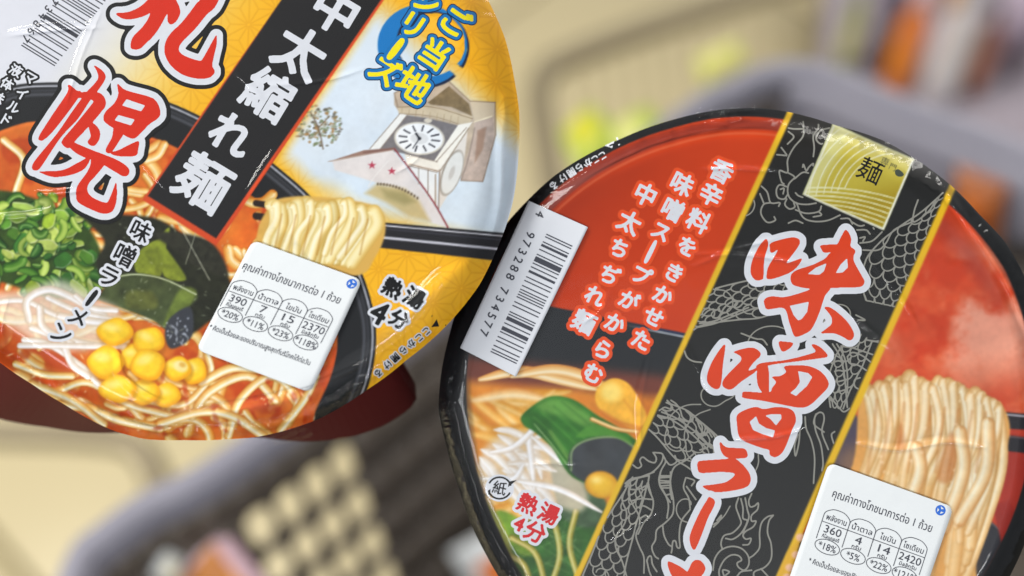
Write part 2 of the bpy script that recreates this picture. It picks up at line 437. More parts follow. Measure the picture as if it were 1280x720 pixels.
EANL = ['0001101', '0011001', '0010011', '0111101', '0100011', '0110001', '0101111', '0111011', '0110111', '0001011']
EANP = ['LLLLLL', 'LLGLGG', 'LLGGLG', 'LLGGGL', 'LGLLGG', 'LGGLLG', 'LGGGLL', 'LGLGLG', 'LGLGGL', 'LGGLGL']
def ean(code):
    p = EANP[int(code[0])]; out = '101'
    for i, d in enumerate(code[1:7]):
        a = EANL[int(d)]; out += a if p[i] == 'L' else ''.join('1' if c == '0' else '0' for c in a)[::-1]
    out += '01010'
    for d in code[7:]: out += ''.join('1' if c == '0' else '0' for c in EANL[int(d)])
    return out + '101'
def bars(cup, code, o, du, dv, m, parent, z):
    """bars stacked along dv from o, each running along du"""
    s = ean(code); n = len(s); P = []; sz = []; i = 0
    o, du, dv = (np.asarray(v, float) for v in (o, du, dv))
    while i < n:
        if s[i] == '1':
            j = i
            while j < n and s[j] == '1': j += 1
            a, b = i / n, (j - 0.12) / n; P += [o + dv * a, o + du + dv * a, o + du + dv * b, o + dv * b]; sz.append(4); i = j
        else: i += 1
    return cup.flat('barcode', np.array(P), sz, m, z, parent)

INK = lambda n, c, r=0.4: mat(n, c, r, 0.16, noise=0.05, nscale=900)
K_BLACK = INK('black ink', (20, 21, 23)); K_WHITE = INK('white ink', (214, 217, 224)); K_RED = INK('vermilion ink', (208, 40, 16))
K_SCAR = INK('scarlet ink', (216, 62, 20)); K_YEL = INK('lemon yellow ink', (238, 222, 20)); K_BLUE = INK('blue ink', (20, 112, 178)); K_NAVY = INK('dark blue ink', (18, 40, 70))
K_GREY = INK('silver grey ink', (140, 139, 131)); K_TXT = INK('sticker print black', (58, 60, 68)); K_STK = mat('sticker paper', (186, 190, 192), 0.55, 0.25, noise=0.035, nscale=120, bump=.25, bscale=90)
K_GLOW = INK('glowing orange red ink', (240, 72, 18)); K_GLOW2 = INK('soft orange ink', (222, 78, 30)); K_CRIM = INK('crimson ink', (205, 32, 38)); K_SBLUE = INK('sticker blue', (36, 88, 170))
# ------------------------------------------------------------------ print of the yellow lid
rnd = random.Random(7)
def asanoha(cv, m, sp=40, ang=32, a=0.30, dark=(205, 130, 12)):
    ca, sa = math.cos(R(ang)), math.sin(R(ang)); acc = np.zeros(cv.X.shape)
    u = cv.X * ca + cv.Y * sa; v = -cv.X * sa + cv.Y * ca
    h = sp * math.sqrt(3) / 2; row = np.round(v / h)
    for dr in (-1, 0, 1):
        rr = row + dr; off = (rr % 2) * sp / 2; cu = np.round((u - off) / sp) * sp + off; cvv = rr * h
        du, dv = u - cu, v - cvv; rad = np.hypot(du, dv); th = np.arctan2(dv, du)
        k = np.abs(((th / (math.pi / 6)) + 0.5) % 1 - 0.5) * (math.pi / 6) * rad
        acc = np.maximum(acc, np.where((rad < sp * 0.58) & (rad > 1.5), np.clip(1.5 - k, 0, 1), 0))
    cv.field(acc * m * a, dark)
def hank(cv, tops, bots, w, mid, edge, seed, wob=5, hl=0.5, sh=.16):
    rg = random.Random(seed); n = len(tops); idx = list(range(n)); rg.shuffle(idx)
    for i in idx:
        (x0, y0), (x1, y1) = tops[i], bots[i]; L = y1 - y0
        b = rg.uniform(-wob, wob)
        pts = [(x0 - w * .15, y0 + w * .3), (x0 + w * .15, y0 + w * .35), (x0 + w * .3 + b * .4, y0 + L * .3), (x0 * .5 + x1 * .5 + w * .2 + b, y0 + L * .6), (x1, y1)]
        t = rg.uniform(-12, 10); cv.tube(pts, w * rg.uniform(.7, 1.25), np.array(mid) + t, np.array(edge) + t, hl=hl * rg.uniform(.3, 1.1), shadow=sh * rg.uniform(.4, 1.3))

A = Canvas(-190, -240, 690, 590, (214, 216, 224))
X, Y = A.X, A.Y
# yellow ground running in from the right of the first character
yel = smooth((X * 0.85 + Y * 0.53 - 150) / 150)
A.field(smooth((X * 0.75 + Y * 0.6 - 90) / 130) * 0.75, (238, 220, 150)); A.field(yel, (240, 178, 30))
asanoha(A, yel)
# sky behind the clock tower
sky = smooth((X * 0.84 + Y * 0.54 - 392) / 22) * smooth((330 - Y + (X - 400) * 0.18) / 90)
A.field(sky, (208, 222, 234))
A.field(sky * smooth((fbm(X, Y, 90, 3, 5) - 0.45) * 4) * 0.5, (218, 226, 234))
# yellow top right
m = smooth(((X - 520) * 0.9 - (Y - 88) * 0.95) / 75); A.field(m, (243, 176, 26)); asanoha(A, m)
# yellow below the tower
lo = smooth((Y - 232 - (X - 430) * 0.30) / 52) * smooth((X * 0.84 + Y * 0.54 - 390) / 12); lo = np.maximum(lo, smooth((205 - X + (Y - 195) * 0.9 + 175) / 50) * smooth((Y - 165) / 50) * (X > 330))
A.field(lo, (242, 180, 32)); asanoha(A, lo)
# tree beside the band
for i in range(190):
    a = rnd.uniform(0, 6.28); q = rnd.random() ** .6
    A.ell(398 + 30 * q * math.cos(a), 158 + 26 * q * math.sin(a), rnd.uniform(1.2, 2.6), rnd.uniform(1, 2), 0, rnd.choice([(128, 120, 88), (160, 120, 70), (112, 128, 92), (170, 170, 150), (90, 84, 70)]), a=.75)
A.line([(404, 186), (398, 160), (388, 140)], 2, (110, 92, 76), a=.8); A.line([(398, 160), (412, 145)], 1.5, (110, 92, 76), a=.7)
# clock tower
Zt = lambda p: zoom(360, 90, 3.428, p)
A.poly(Zt([(455, 90), (560, 40), (690, 40), (780, 125), (888, 130), (890, 270), (835, 470), (740, 465), (750, 300), (600, 200), (480, 178), (455, 140)]), (188, 172, 152), tex=.1, ts=9)
A.poly(Zt([(600, 130), (690, 60), (775, 135), (790, 190), (700, 150), (610, 140)]), (128, 110, 80), tex=.2, ts=6)
A.poly(Zt([(470, 150), (610, 140), (790, 190), (775, 235), (600, 190), (475, 180)]), (206, 190, 162), tex=.06); A.line(Zt([(475, 150), (620, 150), (790, 200)]), 1.2, (150, 130, 104)); A.line(Zt([(478, 178), (620, 190), (770, 235)]), 1.0, (120, 100, 80), a=.6)
A.poly(Zt([(780, 125), (888, 130), (880, 190), (800, 215)]), (206, 190, 164)); A.line(Zt([(800, 215), (872, 190)]), 2, (236, 224, 196))
A.poly(Zt([(800, 215), (880, 195), (885, 280), (835, 470), (740, 462), (760, 380), (790, 290)]), (190, 172, 160), tex=.12, ts=6)
A.poly(Zt([(812, 250), (850, 235), (835, 330), (800, 390)]), (150, 118, 98), f=2, a=.7); A.line(Zt([(800, 240), (770, 380), (742, 460)]), 1.6, (150, 136, 126))
A.poly(Zt([(480, 178), (510, 185), (395, 330), (350, 330)]), (236, 236, 232)); A.poly(Zt([(510, 185), (610, 200), (765, 238), (635, 385), (500, 350), (395, 330)]), (120, 116, 118), tex=.1, ts=4)
A.poly(Zt([(730, 225), (790, 215), (655, 420), (620, 390)]), (240, 236, 226)); A.poly(Zt([(500, 350), (640, 385), (655, 420), (640, 430), (510, 400)]), (238, 232, 220)); A.line(Zt([(520, 395), (645, 425)]), 1.2, (156, 130, 110))
A.poly(Zt([(515, 400), (640, 430), (640, 590), (590, 520)]), (232, 234, 234)); A.line(Zt([(632, 440), (632, 570)]), 1.4, (150, 130, 112)); A.poly(Zt([(648, 420), (770, 250), (750, 420), (650, 585)]), (222, 216, 208)); A.line(Zt([(650, 420), (646, 585)]), 1.5, (150, 128, 110)); A.line(Zt([(655, 420), (775, 240)]), 1.2, (150, 134, 116))
ce = Zt([(563, 285), (702, 432)])
A.ell(*ce[0], 31.5, 20.5, R(4), (206, 200, 186)); A.ell(*ce[0], 29.5, 18.8, R(4), (238, 240, 242)); A.ell(*ce[0], 11, 7, R(4), (216, 218, 220))
for i in range(12):
    a = i * math.pi / 6 + .2; c, s_ = math.cos(a), math.sin(a)
    A.line([(ce[0][0] + 25.5 * c, ce[0][1] + 16 * s_), (ce[0][0] + 16 * c, ce[0][1] + 10 * s_)], 2.0, (60, 62, 70), f=.6)
A.line([(ce[0][0], ce[0][1]), (ce[0][0] - 4, ce[0][1] - 6)], 2.6, (30, 32, 40)); A.line([(ce[0][0], ce[0][1]), (ce[0][0] - 8, ce[0][1] + 12)], 1.3, (60, 62, 70)); A.ell(*ce[0], 2.2, 2, 0, (30, 32, 40))
A.ell(*ce[1], 12, 30, R(20), (150, 140, 128)); A.ell(ce[1][0] + .5, ce[1][1], 10.5, 28, R(20), (222, 222, 218)); A.ell(*ce[1], 3, 9, R(20), (196, 192, 186))
A.ell(*Zt([(600, 208)])[0], 5, 3, 0, (214, 206, 190)); 
# foreground roof
A.poly(Zt([(325, 335), (455, 325), (440, 350), (170, 385)]), (150, 118, 104)); A.poly(Zt([(190, 380), (450, 335), (560, 480), (690, 668), (600, 640), (540, 560), (430, 490), (300, 450), (200, 420)]), (222, 216, 214), f=1.2, tex=.04)
A.poly(Zt([(380, 480), (500, 500), (560, 550), (610, 640), (520, 620), (420, 560), (330, 520)]), (198, 176, 120), f=4, a=.9); A.poly(Zt([(400, 500), (500, 515), (545, 555), (500, 570), (420, 540)]), (150, 140, 90), f=5, a=.7)
A.line(Zt([(455, 328), (540, 440), (625, 560), (685, 665)]), 2.2, (140, 62, 66)); A.line(Zt([(325, 345), (455, 327)]), 2, (126, 92, 84)); A.line(Zt([(180, 383), (330, 355)]), 1.2, (180, 160, 146)); A.line(Zt([(345, 490), (370, 450), (430, 380)]), 1.4, (228, 226, 224), a=.8)
for i in range(14):
    t = i / 13; p = Zt([(385 + 170 * t, 480 + 60 * t * t)])[0]; A.ell(p[0], p[1], 1.5, 1.8, 0, (110, 96, 74))
for sx_, sy_ in Zt([(360, 400), (445, 425)]):
    A.poly([(sx_ + (5.6 if k % 2 == 0 else 2.3) * math.sin(k * math.pi / 5), sy_ - (5.2 if k % 2 == 0 else 2.2) * math.cos(k * math.pi / 5)) for k in range(10)], (176, 62, 84), f=.6)
A.field(smooth(1 - np.hypot((X - 392) / 60, (Y - 245) / 30)) * .6, (244, 196, 70))
A.photo(smooth((X - 380) / 20) * smooth((300 - Y) / 10) * smooth((Y - 80) / 20) * smooth((640 - X) / 10), 311, 0, .04, .02)
for l_ in ([(480, 178), (350, 330)], [(510, 185), (395, 330)], [(765, 238), (635, 385)], [(500, 350), (640, 385)], [(510, 400), (640, 430)], [(600, 420), (600, 530)], [(560, 410), (560, 480)]): A.line(Zt(l_), 1.1, (132, 116, 104), a=.8)
for l_ in ([(560, 40), (455, 90), (470, 150)], [(690, 40), (780, 125), (888, 130)], [(888, 130), (890, 270), (835, 470), (740, 465)]): A.line(Zt(l_), 1.3, (120, 98, 80), a=.7, curve=False)
for k in range(9): A.line(Zt([(490 + k * 30, 152 + k * 5), (486 + k * 30, 182 + k * 5)]), .9, (160, 140, 110), a=.6)
# blue brush ring under the series mark
def ring(cv, cx, cy, col, a=1):
    th = np.arctan2(Y - cy, X - cx); rr = np.hypot((X - cx) / 57, (Y - cy) / 52)
    w = 0.36 * np.clip(0.5 - 0.5 * np.cos(th + 0.25), .0, 1) ** 1.0 + 0.06 + 0.04 * fbm(X, Y, 9, 2, 8)
    gap = np.clip((np.abs(((th - 0.62 + math.pi) % (2 * math.pi)) - math.pi) - 0.10) / 0.05, 0, 1)
    cv.field(smooth((1 - rr) * 30) * smooth((rr - (1 - w)) * 30) * a * gap, col)
A.field(smooth((1 - np.hypot((X - 533) / 45, (Y - 60) / 42)) * 6) * smooth((X * .6 - Y - 268) / 20) * .7, (246, 190, 60))
ring(A, 530.5, 59, (22, 34, 60)); ring(A, 528, 56.5, (22, 116, 186))

# bowl of ramen
BOWL = cat([(-200, 260), (-100, 160), (0, 112), (60, 103), (130, 108), (200, 124), (250, 145), (300, 172), (345, 207), (390, 247), (430, 300), (456, 350), (470, 410), (464, 470), (440, 530), (400, 600), (0, 700), (-250, 500)], 5, True)
D_, _, _ = segd(X, Y, np.vstack([BOWL, BOWL[:1]])); D_ = np.where(inside(X, Y, BOWL), D_, -D_)
A.field(smooth(D_ / 1.6 + .5), (27, 29, 32)); A.field(smooth(1 - np.abs(D_ - 15) / 4) * .5, (112, 114, 124)); A.field(smooth(1 - np.abs(D_ - 4.5) / 2.2) * .95, (184, 186, 196)); A.field(smooth(1 - np.abs(D_ - 10) / 3) * .6, (70, 72, 80))
ri = 1 - (D_ - 47) / 224; soup = smooth((D_ - 47) / 3)
sc = fbm(X, Y, 26, 4, 21)[..., None]
A.I = A.I * (1 - soup[..., None]) + (np.array([196, 74, 22]) * (1 - sc) + np.array([226, 128, 44]) * sc) * soup[..., None]
A.field(smooth(1 - np.abs(D_ - 51) / 3.5) * .5, (240, 120, 50))
# noodles all over the broth, first a loose tangle then named strands
rg = random.Random(11)
def inb(x, y, q=.93): return math.hypot((x - 190) / 226, (y - 392) / 224) < q
for layer in range(2):
    for i in range(60 if layer == 0 else 34):
        a = rg.uniform(0, 6.28); q = rg.random() ** .5; x, y = 190 + 215 * q * math.cos(a), 392 + 210 * q * math.sin(a)
        th = rg.uniform(-.5, .9) + (1.2 if x > 240 else 0); cur = rg.uniform(-.055, .055); pts = []
        for k in range(6):
            if not inb(x, y, .99): break
            pts.append((x, y)); x += 15 * math.cos(th); y += 15 * math.sin(th); th += cur * 15
        if len(pts) > 2:
            d = rg.uniform(-16, 12); A.tube(pts, rg.uniform(8, 13), np.array((242, 200, 116)) + d, np.array((214, 130, 44)) + d, hl=rg.uniform(.2, .9), shadow=.3)
    if layer == 0:
        k2 = smooth((fbm(X, Y, 38, 3, 77) - .5) * 7) * soup * .75; A.field(k2, (186, 62, 16))
for pts in [[(60, 505), (110, 510), (150, 525), (200, 535)], [(70, 490), (110, 478), (160, 505), (215, 520)], [(180, 500), (230, 505), (262, 470), (258, 440)], [(240, 520), (262, 490), (310, 470), (345, 500)], [(285, 545), (300, 500), (340, 470), (372, 500), (360, 530)],
            [(200, 530), (250, 515), (290, 520), (330, 545)], [(350, 538), (380, 500), (395, 470)], [(252, 478), (290, 460), (330, 462)], [(0, 300), (25, 325), (10, 360)], [(5, 175), (30, 200), (20, 240)], [(-30, 380), (10, 400), (60, 398), (120, 402)], [(20, 455), (55, 468), (90, 470)], [(40, 480), (90, 500), (130, 530)]]:
    A.tube(pts, rg.uniform(9, 12), (246, 218, 146), (214, 142, 56), hl=1.0, shadow=.4)
for i in range(30):
    x, y = rg.uniform(130, 390), rg.uniform(470, 545); A.ell(x, y, rg.uniform(3, 9), rg.uniform(1.5, 4), rg.uniform(0, 3), (176, 44, 12), a=.55, f=2)
for i in range(60):
    x, y = rg.uniform(0, 400), rg.uniform(420, 550); A.ell(x, y, rg.uniform(1, 4), 1, rg.uniform(0, 3), (252, 232, 190), a=.6)
# spring onion heap
A.poly([(-60, 250), (0, 238), (60, 255), (110, 285), (128, 330), (110, 368), (60, 372), (0, 352), (-60, 345)], (46, 70, 24), curve=True, f=3, tex=.3)
for i in range(150):
    x = rg.uniform(-55, 122); y = rg.uniform(252, 362)
    if (x + y * .2 > 192): continue
    kd = rg.uniform(.8, 1.12); g = rg.choice([((86, 140, 44), (36, 80, 20)), ((140, 176, 62), (70, 118, 30)), ((182, 200, 96), (112, 146, 48)), ((56, 112, 40), (20, 56, 18)), ((150, 176, 48), (90, 120, 28)), ((164, 190, 84), (84, 126, 36))]); g = (np.array(g[0]) * kd, np.array(g[1]) * kd); ro = rg.uniform(0, 3.1)
    if rg.random() < .55:
        r0 = rg.uniform(9, 19); a0 = rg.uniform(0, 6.28); sw = rg.uniform(.6, 2.2); el = rg.uniform(.35, .9)
        pts = [(x + r0 * math.cos(a0 + sw * t) * math.cos(ro) - el * r0 * math.sin(a0 + sw * t) * math.sin(ro), y + r0 * math.cos(a0 + sw * t) * math.sin(ro) + el * r0 * math.sin(a0 + sw * t) * math.cos(ro)) for t in (0, .25, .5, .75, 1)]
        A.tube(pts, rg.uniform(7, 14), g[0], g[1], hl=rg.uniform(0, .45), hlc=(222, 234, 160), shadow=.4, taper=rg.uniform(0, .5), lightside=rg.choice([-1, 1]))
    else:
        w_, l_ = rg.uniform(4, 9), rg.uniform(7, 15); P_ = [(x + q * math.cos(ro) - r * math.sin(ro), y + q * math.sin(ro) + r * math.cos(ro)) for q, r in [(-l_, -w_ * rg.uniform(.5, 1)), (l_ * .3, -w_), (l_, 0), (l_ * .5, w_), (-l_ * .8, w_ * .8)]]
        A.poly([(p[0] + 1.5, p[1] + 2.5) for p in P_], (24, 44, 14), f=2, a=.5, curve=True); A.poly(P_, g[0], f=1, curve=True, tex=.16, ts=8); A.line([P_[0], P_[1], P_[2]], 1.8, np.array(g[0]) * .6 + 92, a=.7); A.line([P_[4], P_[3], P_[2]], 1.6, g[1], a=.7)
# seaweed, stems
A.poly([(95, 262), (150, 268), (200, 275), (250, 310), (285, 345), (290, 385), (262, 402), (235, 418), (205, 402), (170, 390), (140, 372), (120, 330), (130, 300)], (36, 38, 26), curve=True, f=3, tex=.35, ts=10)
for q_ in [[(212, 285), (198, 300), (180, 340), (200, 346), (205, 320)], [(170, 318), (200, 300), (195, 340), (172, 342)], [(198, 302), (222, 330), (232, 350), (205, 345)]]:
    A.poly(q_, (122, 134, 40), f=2, tex=.25, ts=9, curve=True)
A.poly([(190, 290), (260, 300), (285, 345), (240, 330), (215, 310)], (44, 44, 34), curve=True, f=3, tex=.3, ts=6)
A.poly([(150, 343), (200, 346), (246, 368), (235, 385), (212, 412), (190, 400), (160, 388), (125, 376), (122, 372)], (66, 76, 44), curve=True, f=2, tex=.3, ts=14)
A.poly([(160, 365), (190, 365), (195, 385), (160, 385)], (92, 98, 46), f=4, tex=.25, curve=True); A.poly([(225, 362), (246, 366), (222, 400), (205, 405)], (104, 120, 50), f=3, tex=.25, curve=True)
A.line([(140, 347), (170, 343), (205, 349), (245, 368)], 1.8, (180, 190, 150)); A.line([(126, 380), (160, 390), (200, 408)], 1.6, (170, 150, 120)); A.line([(218, 270), (240, 310), (262, 350)], 1.3, (180, 180, 160), a=.8); A.line([(245, 290), (232, 330)], 1.2, (170, 172, 150), a=.7)
A.poly([(212, 398), (238, 384), (240, 420), (215, 436), (206, 420)], (58, 60, 66), curve=True, f=2)
for i in range(60): x, y = rg.uniform(150, 290), rg.uniform(280, 430); A.ell(x, y, rg.uniform(.8, 3), .9, rg.uniform(0, 3), (190, 196, 170), a=.35)
for i in range(20): A.ell(rg.uniform(208, 236), rg.uniform(396, 430), rg.uniform(1, 4), 1.2, rg.uniform(0, 3), (200, 205, 215), a=.6)
# bean sprouts
A.poly([(-20, 372), (35, 362), (75, 350), (120, 372), (150, 390), (140, 425), (90, 440), (30, 420)], (234, 222, 206), curve=True, f=8, a=.75)
for pts in [[(-10, 378), (30, 376), (65, 392), (100, 405)], [(36, 400), (34, 375), (60, 362), (90, 372), (130, 395)], [(40, 410), (70, 420), (120, 432), (155, 432)], [(60, 372), (95, 388), (140, 400)], [(30, 425), (60, 430), (105, 460), (122, 480)], [(75, 395), (100, 400), (150, 405)], [(50, 385), (55, 410), (90, 430)], [(95, 370), (115, 385), (145, 388)],
            [(80, 430), (90, 455), (110, 470)], [(25, 432), (70, 432), (125, 433)]]:
    A.tube(pts, rg.uniform(7, 10), (236, 228, 220), (212, 192, 168), hl=.8, shadow=.16, hlc=(252, 250, 252))
# corn
for cx, cy, rx, ry, an in [(166, 446, 16, 18, 0), (208, 494, 20, 17, .2), (180, 490, 22, 18, .1), (186, 426, 22, 19, .5), (144, 415, 25, 19, .15), (132, 453, 25, 23, .1), (147, 486, 26, 19, -.2), (243, 464, 17, 19, .5), (222, 461, 19, 17, .2), (185, 456, 24, 22, -.4)]:
    rx, ry = rx * .93, ry * .9
    A.ell(cx + 1, cy + 3, rx + 1.5, ry + 1.5, an, (150, 80, 10), a=.4, f=2.5); P_ = [(cx + rx * k_ * math.cos(t + an), cy + ry * k_ * math.sin(t + an)) for t, k_ in zip(np.linspace(0, 6.283, 9)[:-1], [1, .92, 1.04, .95, 1.02, .9, 1.05, .96])]
    A.poly(P_, (238, 164, 20), curve=True, f=1.2); A.poly([(cx + (p[0] - cx) * .84 - 1, cy + (p[1] - cy) * .84 - 1.5) for p in P_], (252, 206, 44), curve=True, f=4, tex=.05, ts=7)
    A.ell(cx - rx * .2, cy - ry * .32, rx * .45, ry * .3, an, (255, 232, 130), f=4, a=.8)
A.ell(226, 458, 9, 7, .4, (246, 232, 170), a=.8, f=2); A.ell(228, 456, 4, 3, .4, (220, 150, 40), a=.6, f=1.5)
# lifted noodles and chopsticks
ch = smooth((X - 250) / 6)
A.line([(320, 254), (345, 258)], 8, (38, 26, 22), f=1, curve=False); A.line([(320, 270), (345, 274)], 9, (38, 26, 22), f=1, curve=False)
A.poly([(470, 277), (640, 292), (640, 328), (468, 309)], (34, 34, 38)); A.line([(470, 281), (640, 296)], 1.6, (214, 214, 222)); A.line([(470, 296), (640, 313)], 3.0, (196, 196, 206)); A.line([(470, 285), (640, 301)], 2.2, (52, 52, 60))
A.poly([(334, 262), (350, 248), (400, 246), (470, 258), (482, 285), (470, 320), (440, 345), (330, 318), (322, 290)], (214, 170, 84), curve=True, f=2)
tops = [(340 + i * 10.6, 252 + 3.2 * math.sin(i * 1.3) + max(0, i - 9) * 2.6) for i in range(13)]
hank(A, tops, [(x - 12 - i * 1.3, y + 82 - i * .9 + 4 * math.sin(i)) for i, (x, y) in enumerate(tops)], 13, (240, 226, 168), (212, 176, 92), 4, wob=6, hl=.6, sh=.16)
t2 = [(x + 5, y + 1.5) for x, y in tops[:-1:2]]; hank(A, t2, [(x - 14 - i * 2.4, y + 74 - i * 2) for i, (x, y) in enumerate(t2)], 9, (250, 238, 190), (222, 192, 114), 6, wob=7, hl=.8, sh=.22)
for i in range(7): x = 352 + i * 18; A.line([(x, 268 + i), (x - 4, 290), (x - 10, 318)], 2.2, (176, 120, 44), a=.5, f=1.4)
A.photo(soup, 301, 0, .09, .04)
# diagonal black name band with its red border
u_ = np.array([.846, .533]); v_ = np.array([-.563, .826])
A.poly([(484, -6), (278, 296), (270, 307), (262, 302), (178, 250), (262, 128), (352, 0), (436, -123), (566, -123)], (206, 72, 34))
A.poly([(476, 0), (270, 298), (185, 245), (352, 0), (440, -130), (566, -130)], (28, 28, 30))
for i in range(26):   # faint wood grain on the band
    t = i / 26; p = np.array([185, 245]) + t * np.array([85, 53]); A.line([p, p + np.array([185, -272])], 1.2, (42, 42, 44), a=.35)

OUT_A = [(610, 0), (631, 47), (643, 100), (649, 140), (648, 195), (641, 253), (628, 295), (615, 325), (600, 355), (560, 405), (508, 450), (459, 487), (400, 523), (322, 546), (282, 549), (230, 550), (181, 549), (141, 538), (80, 505), (40, 480), (0, 453), (-50, 412), (-100, 355), (-140, 285), (-165, 200), (-165, 110), (-140, 30), (-95, -50), (-30, -120), (50, -170), (140, -200), (240, -212), (340, -200), (430, -165), (510, -115), (570, -62)]
cupA = Cup('noodle_cup', (240, 170), 0.3285, -CF + 0.13 * CU - 0.02 * CR, OUT_A, 0.0045, 0.86, 0.075,
           label='red noodle cup, its yellow lid picturing a white clock tower', category='noodle cup', group='instant noodle cups held over the basket')
lidA = cupA.grid('lid', mat_print('printed yellow lid'), 1.25, 0.0, cupA.root, A)
MR = mat('dark red cup plastic', (84, 13, 20), 0.62, 0.15, noise=.04, nscale=120)
BODY_A = polar([(480, -20), (560, 150), (530, 330), (494, 440), (526, 488), (514, 510), (480, 532), (440, 546), (380, 552), (330, 547), (250, 536), (180, 538), (110, 541), (60, 534), (0, 524), (-70, 490), (-110, 420), (-120, 200), (-90, 0), (0, -100), (200, -150), (380, -120)], 240, 170)
rA = cupA.r
cupA.loft('cup_body', [(lambda t: rA(t) * .992, -.0049), (lambda t: rA(t) * .985, -.0075), (lambda t: rA(t) * .93, -.0085), (lambda t: np.minimum(rA(t) * .93, BODY_A(t) * 1.0 + 0 * t), -.012), (BODY_A, -.040), (lambda t: BODY_A(t) * .98, -.046), (lambda t: BODY_A(t) * .86, -.050), (lambda t: BODY_A(t) * .84, -.0745)], MR, cupA.root)

W_OUT = [(13.2, K_BLACK), (8.0, K_WHITE), (0.0, K_RED)]
def title(cup, name, zf, polys, holes, levels, parent, h=0.55, z0=LAY, **pr):
    M, x0, y0 = strokes_mask([zf(p) for p in polys], [zf(p) for p in holes], h, max(l[0] for l in levels) + 3)
    return layered(cup, name, M, x0, y0, h, levels, parent, z0, **pr)
title(cupA, 'title_character', lambda p: zoom(120, 0, 6, p), [
    [(150, 100), (240, 90), (330, 50), (400, -10), (470, -40), (470, 40), (400, 100), (330, 130), (250, 145), (190, 135)],
    [(470, -150), (600, -150), (600, 0), (540, 90), (480, 200), (430, 270), (380, 320), (330, 365), (280, 370), (258, 350), (270, 290), (300, 250), (350, 200), (400, 120), (430, 0)],
    [(540, -60), (600, 0), (632, 80), (615, 140), (580, 178), (552, 180), (535, 150), (535, 90), (500, 20)],
    [(770, -150), (960, -150), (900, 40), (830, 110), (740, 220), (650, 310), (620, 370), (650, 410), (720, 440), (780, 455), (800, 440), (840, 370), (890, 280), (905, 265), (905, 330), (880, 440), (872, 495), (890, 530), (880, 560), (840, 585), (760, 590), (650, 560), (560, 490), (515, 400), (520, 320), (560, 250), (650, 160), (750, 30), (780, -10)],
    [(250, -230), (600, -150), (700, -60), (640, -30), (500, -90), (240, -170)], [(600, -330), (680, -330), (600, -140), (500, -140)], [(960, -360), (1040, -330), (960, -140), (800, -140)]], [], W_OUT, lidA)
title(cupA, 'title_character', lambda p: zoom(20, 60, 3.13, p), [
    [(205, 143), (235, 165), (250, 185), (150, 320), (110, 358), (95, 362), (90, 345), (140, 265), (200, 175)],
    [(205, 143), (240, 172), (290, 170), (335, 180), (352, 215), (335, 245), (310, 215), (280, 195), (235, 195), (210, 170)],
    [(305, 68), (340, 90), (350, 118), (325, 160), (290, 205), (240, 280), (175, 350), (105, 455), (85, 478), (65, 475), (65, 455), (90, 420), (160, 335), (215, 255), (270, 180), (318, 125), (318, 95)],
    [(320, 185), (350, 210), (340, 240), (300, 290), (230, 365), (205, 392), (180, 375), (185, 355), (240, 290), (300, 215)],
    [(295, 290), (325, 318), (328, 350), (312, 378), (295, 383), (280, 368), (292, 345), (285, 310)],
    [(397, 140), (430, 165), (520, 190), (550, 210), (565, 250), (555, 275), (520, 300), (470, 350), (440, 350), (400, 325), (360, 300), (342, 280), (350, 250), (385, 215), (400, 180)],
    [(385, 310), (420, 330), (400, 370), (370, 410), (350, 400), (375, 350)],
    [(185, 350), (240, 375), (300, 400), (340, 415), (400, 440), (440, 470), (440, 495), (420, 502), (380, 480), (320, 445), (260, 425), (215, 395)],
    [(400, 400), (450, 375), (480, 365), (478, 395), (470, 420), (430, 425), (385, 420), (370, 408)],
    [(290, 425), (270, 470), (220, 495), (150, 505), (100, 490), (95, 483), (180, 478), (240, 450)],
    [(300, 425), (345, 450), (320, 490), (285, 530), (280, 560), (300, 585), (350, 605), (365, 590), (385, 540), (392, 525), (395, 570), (390, 610), (375, 640), (340, 648), (290, 630), (245, 605), (235, 580), (240, 540), (275, 490), (290, 460)]],
    [[(432, 200), (505, 225), (490, 248), (415, 225)], [(400, 262), (465, 280), (450, 303), (385, 283)]], W_OUT, lidA, z0=LAY * 4.5)
chars(cupA, 'band_character', [('中', 420, 12, 60, 31), ('太', 376, 65, 64, 31), ('縮', 335, 117, 62, 31), ('れ', 290, 168, 54, 31), ('麺', 254, 227, 68, 31)], [(2.0, K_WHITE)], lidA, LAY, h=.45, sep=True)
chars(cupA, 'series_lettering', [('ご', 571, 27, 38, 33), ('当', 543, 67, 37, 33), ('地', 517, 106, 42, 33), ('シ', 534, 2, 34, 33), ('リ', 516, 31, 34, 33), ('ズ', 482, 88, 38, 33)], [(6.2, K_NAVY), (5.0, K_BLUE), (1.3, K_YEL)], lidA, LAY, h=.4)
title(cupA, 'series_lettering', lambda p: p, [[(500, 49), (505, 53), (490, 73), (484, 70)]], [], [(5.0, K_BLUE), (.6, K_YEL)], lidA, z0=LAY * 4.6, h=.4)
chars(cupA, 'ramen_lettering', [('味', 176, 289, 27, 27), ('噌', 156, 319, 29, 27), ('ラ', 136, 346, 28, 27), ('メ', 97.5, 396, 27, 27), ('ン', 77, 417, 29, 27)], [(4.0, K_WHITE), (.6, K_BLACK)], lidA, LAY, h=.35)
title(cupA, 'ramen_lettering', lambda p: p, [[(119, 363), (122, 367), (110, 382), (107, 379)]], [], [(4.0, K_WHITE), (.3, K_BLACK)], lidA, z0=LAY * 3.2, h=.4)
chars(cupA, 'cooking_time_lettering', [('熱', 491, 360, 25, 29), ('湯', 518, 372, 26, 29), ('4', 474, 391, 40, 29), ('分', 499, 399, 24, 29)], [(4.2, K_WHITE), (1.1, K_BLACK)], lidA, LAY, h=.35)
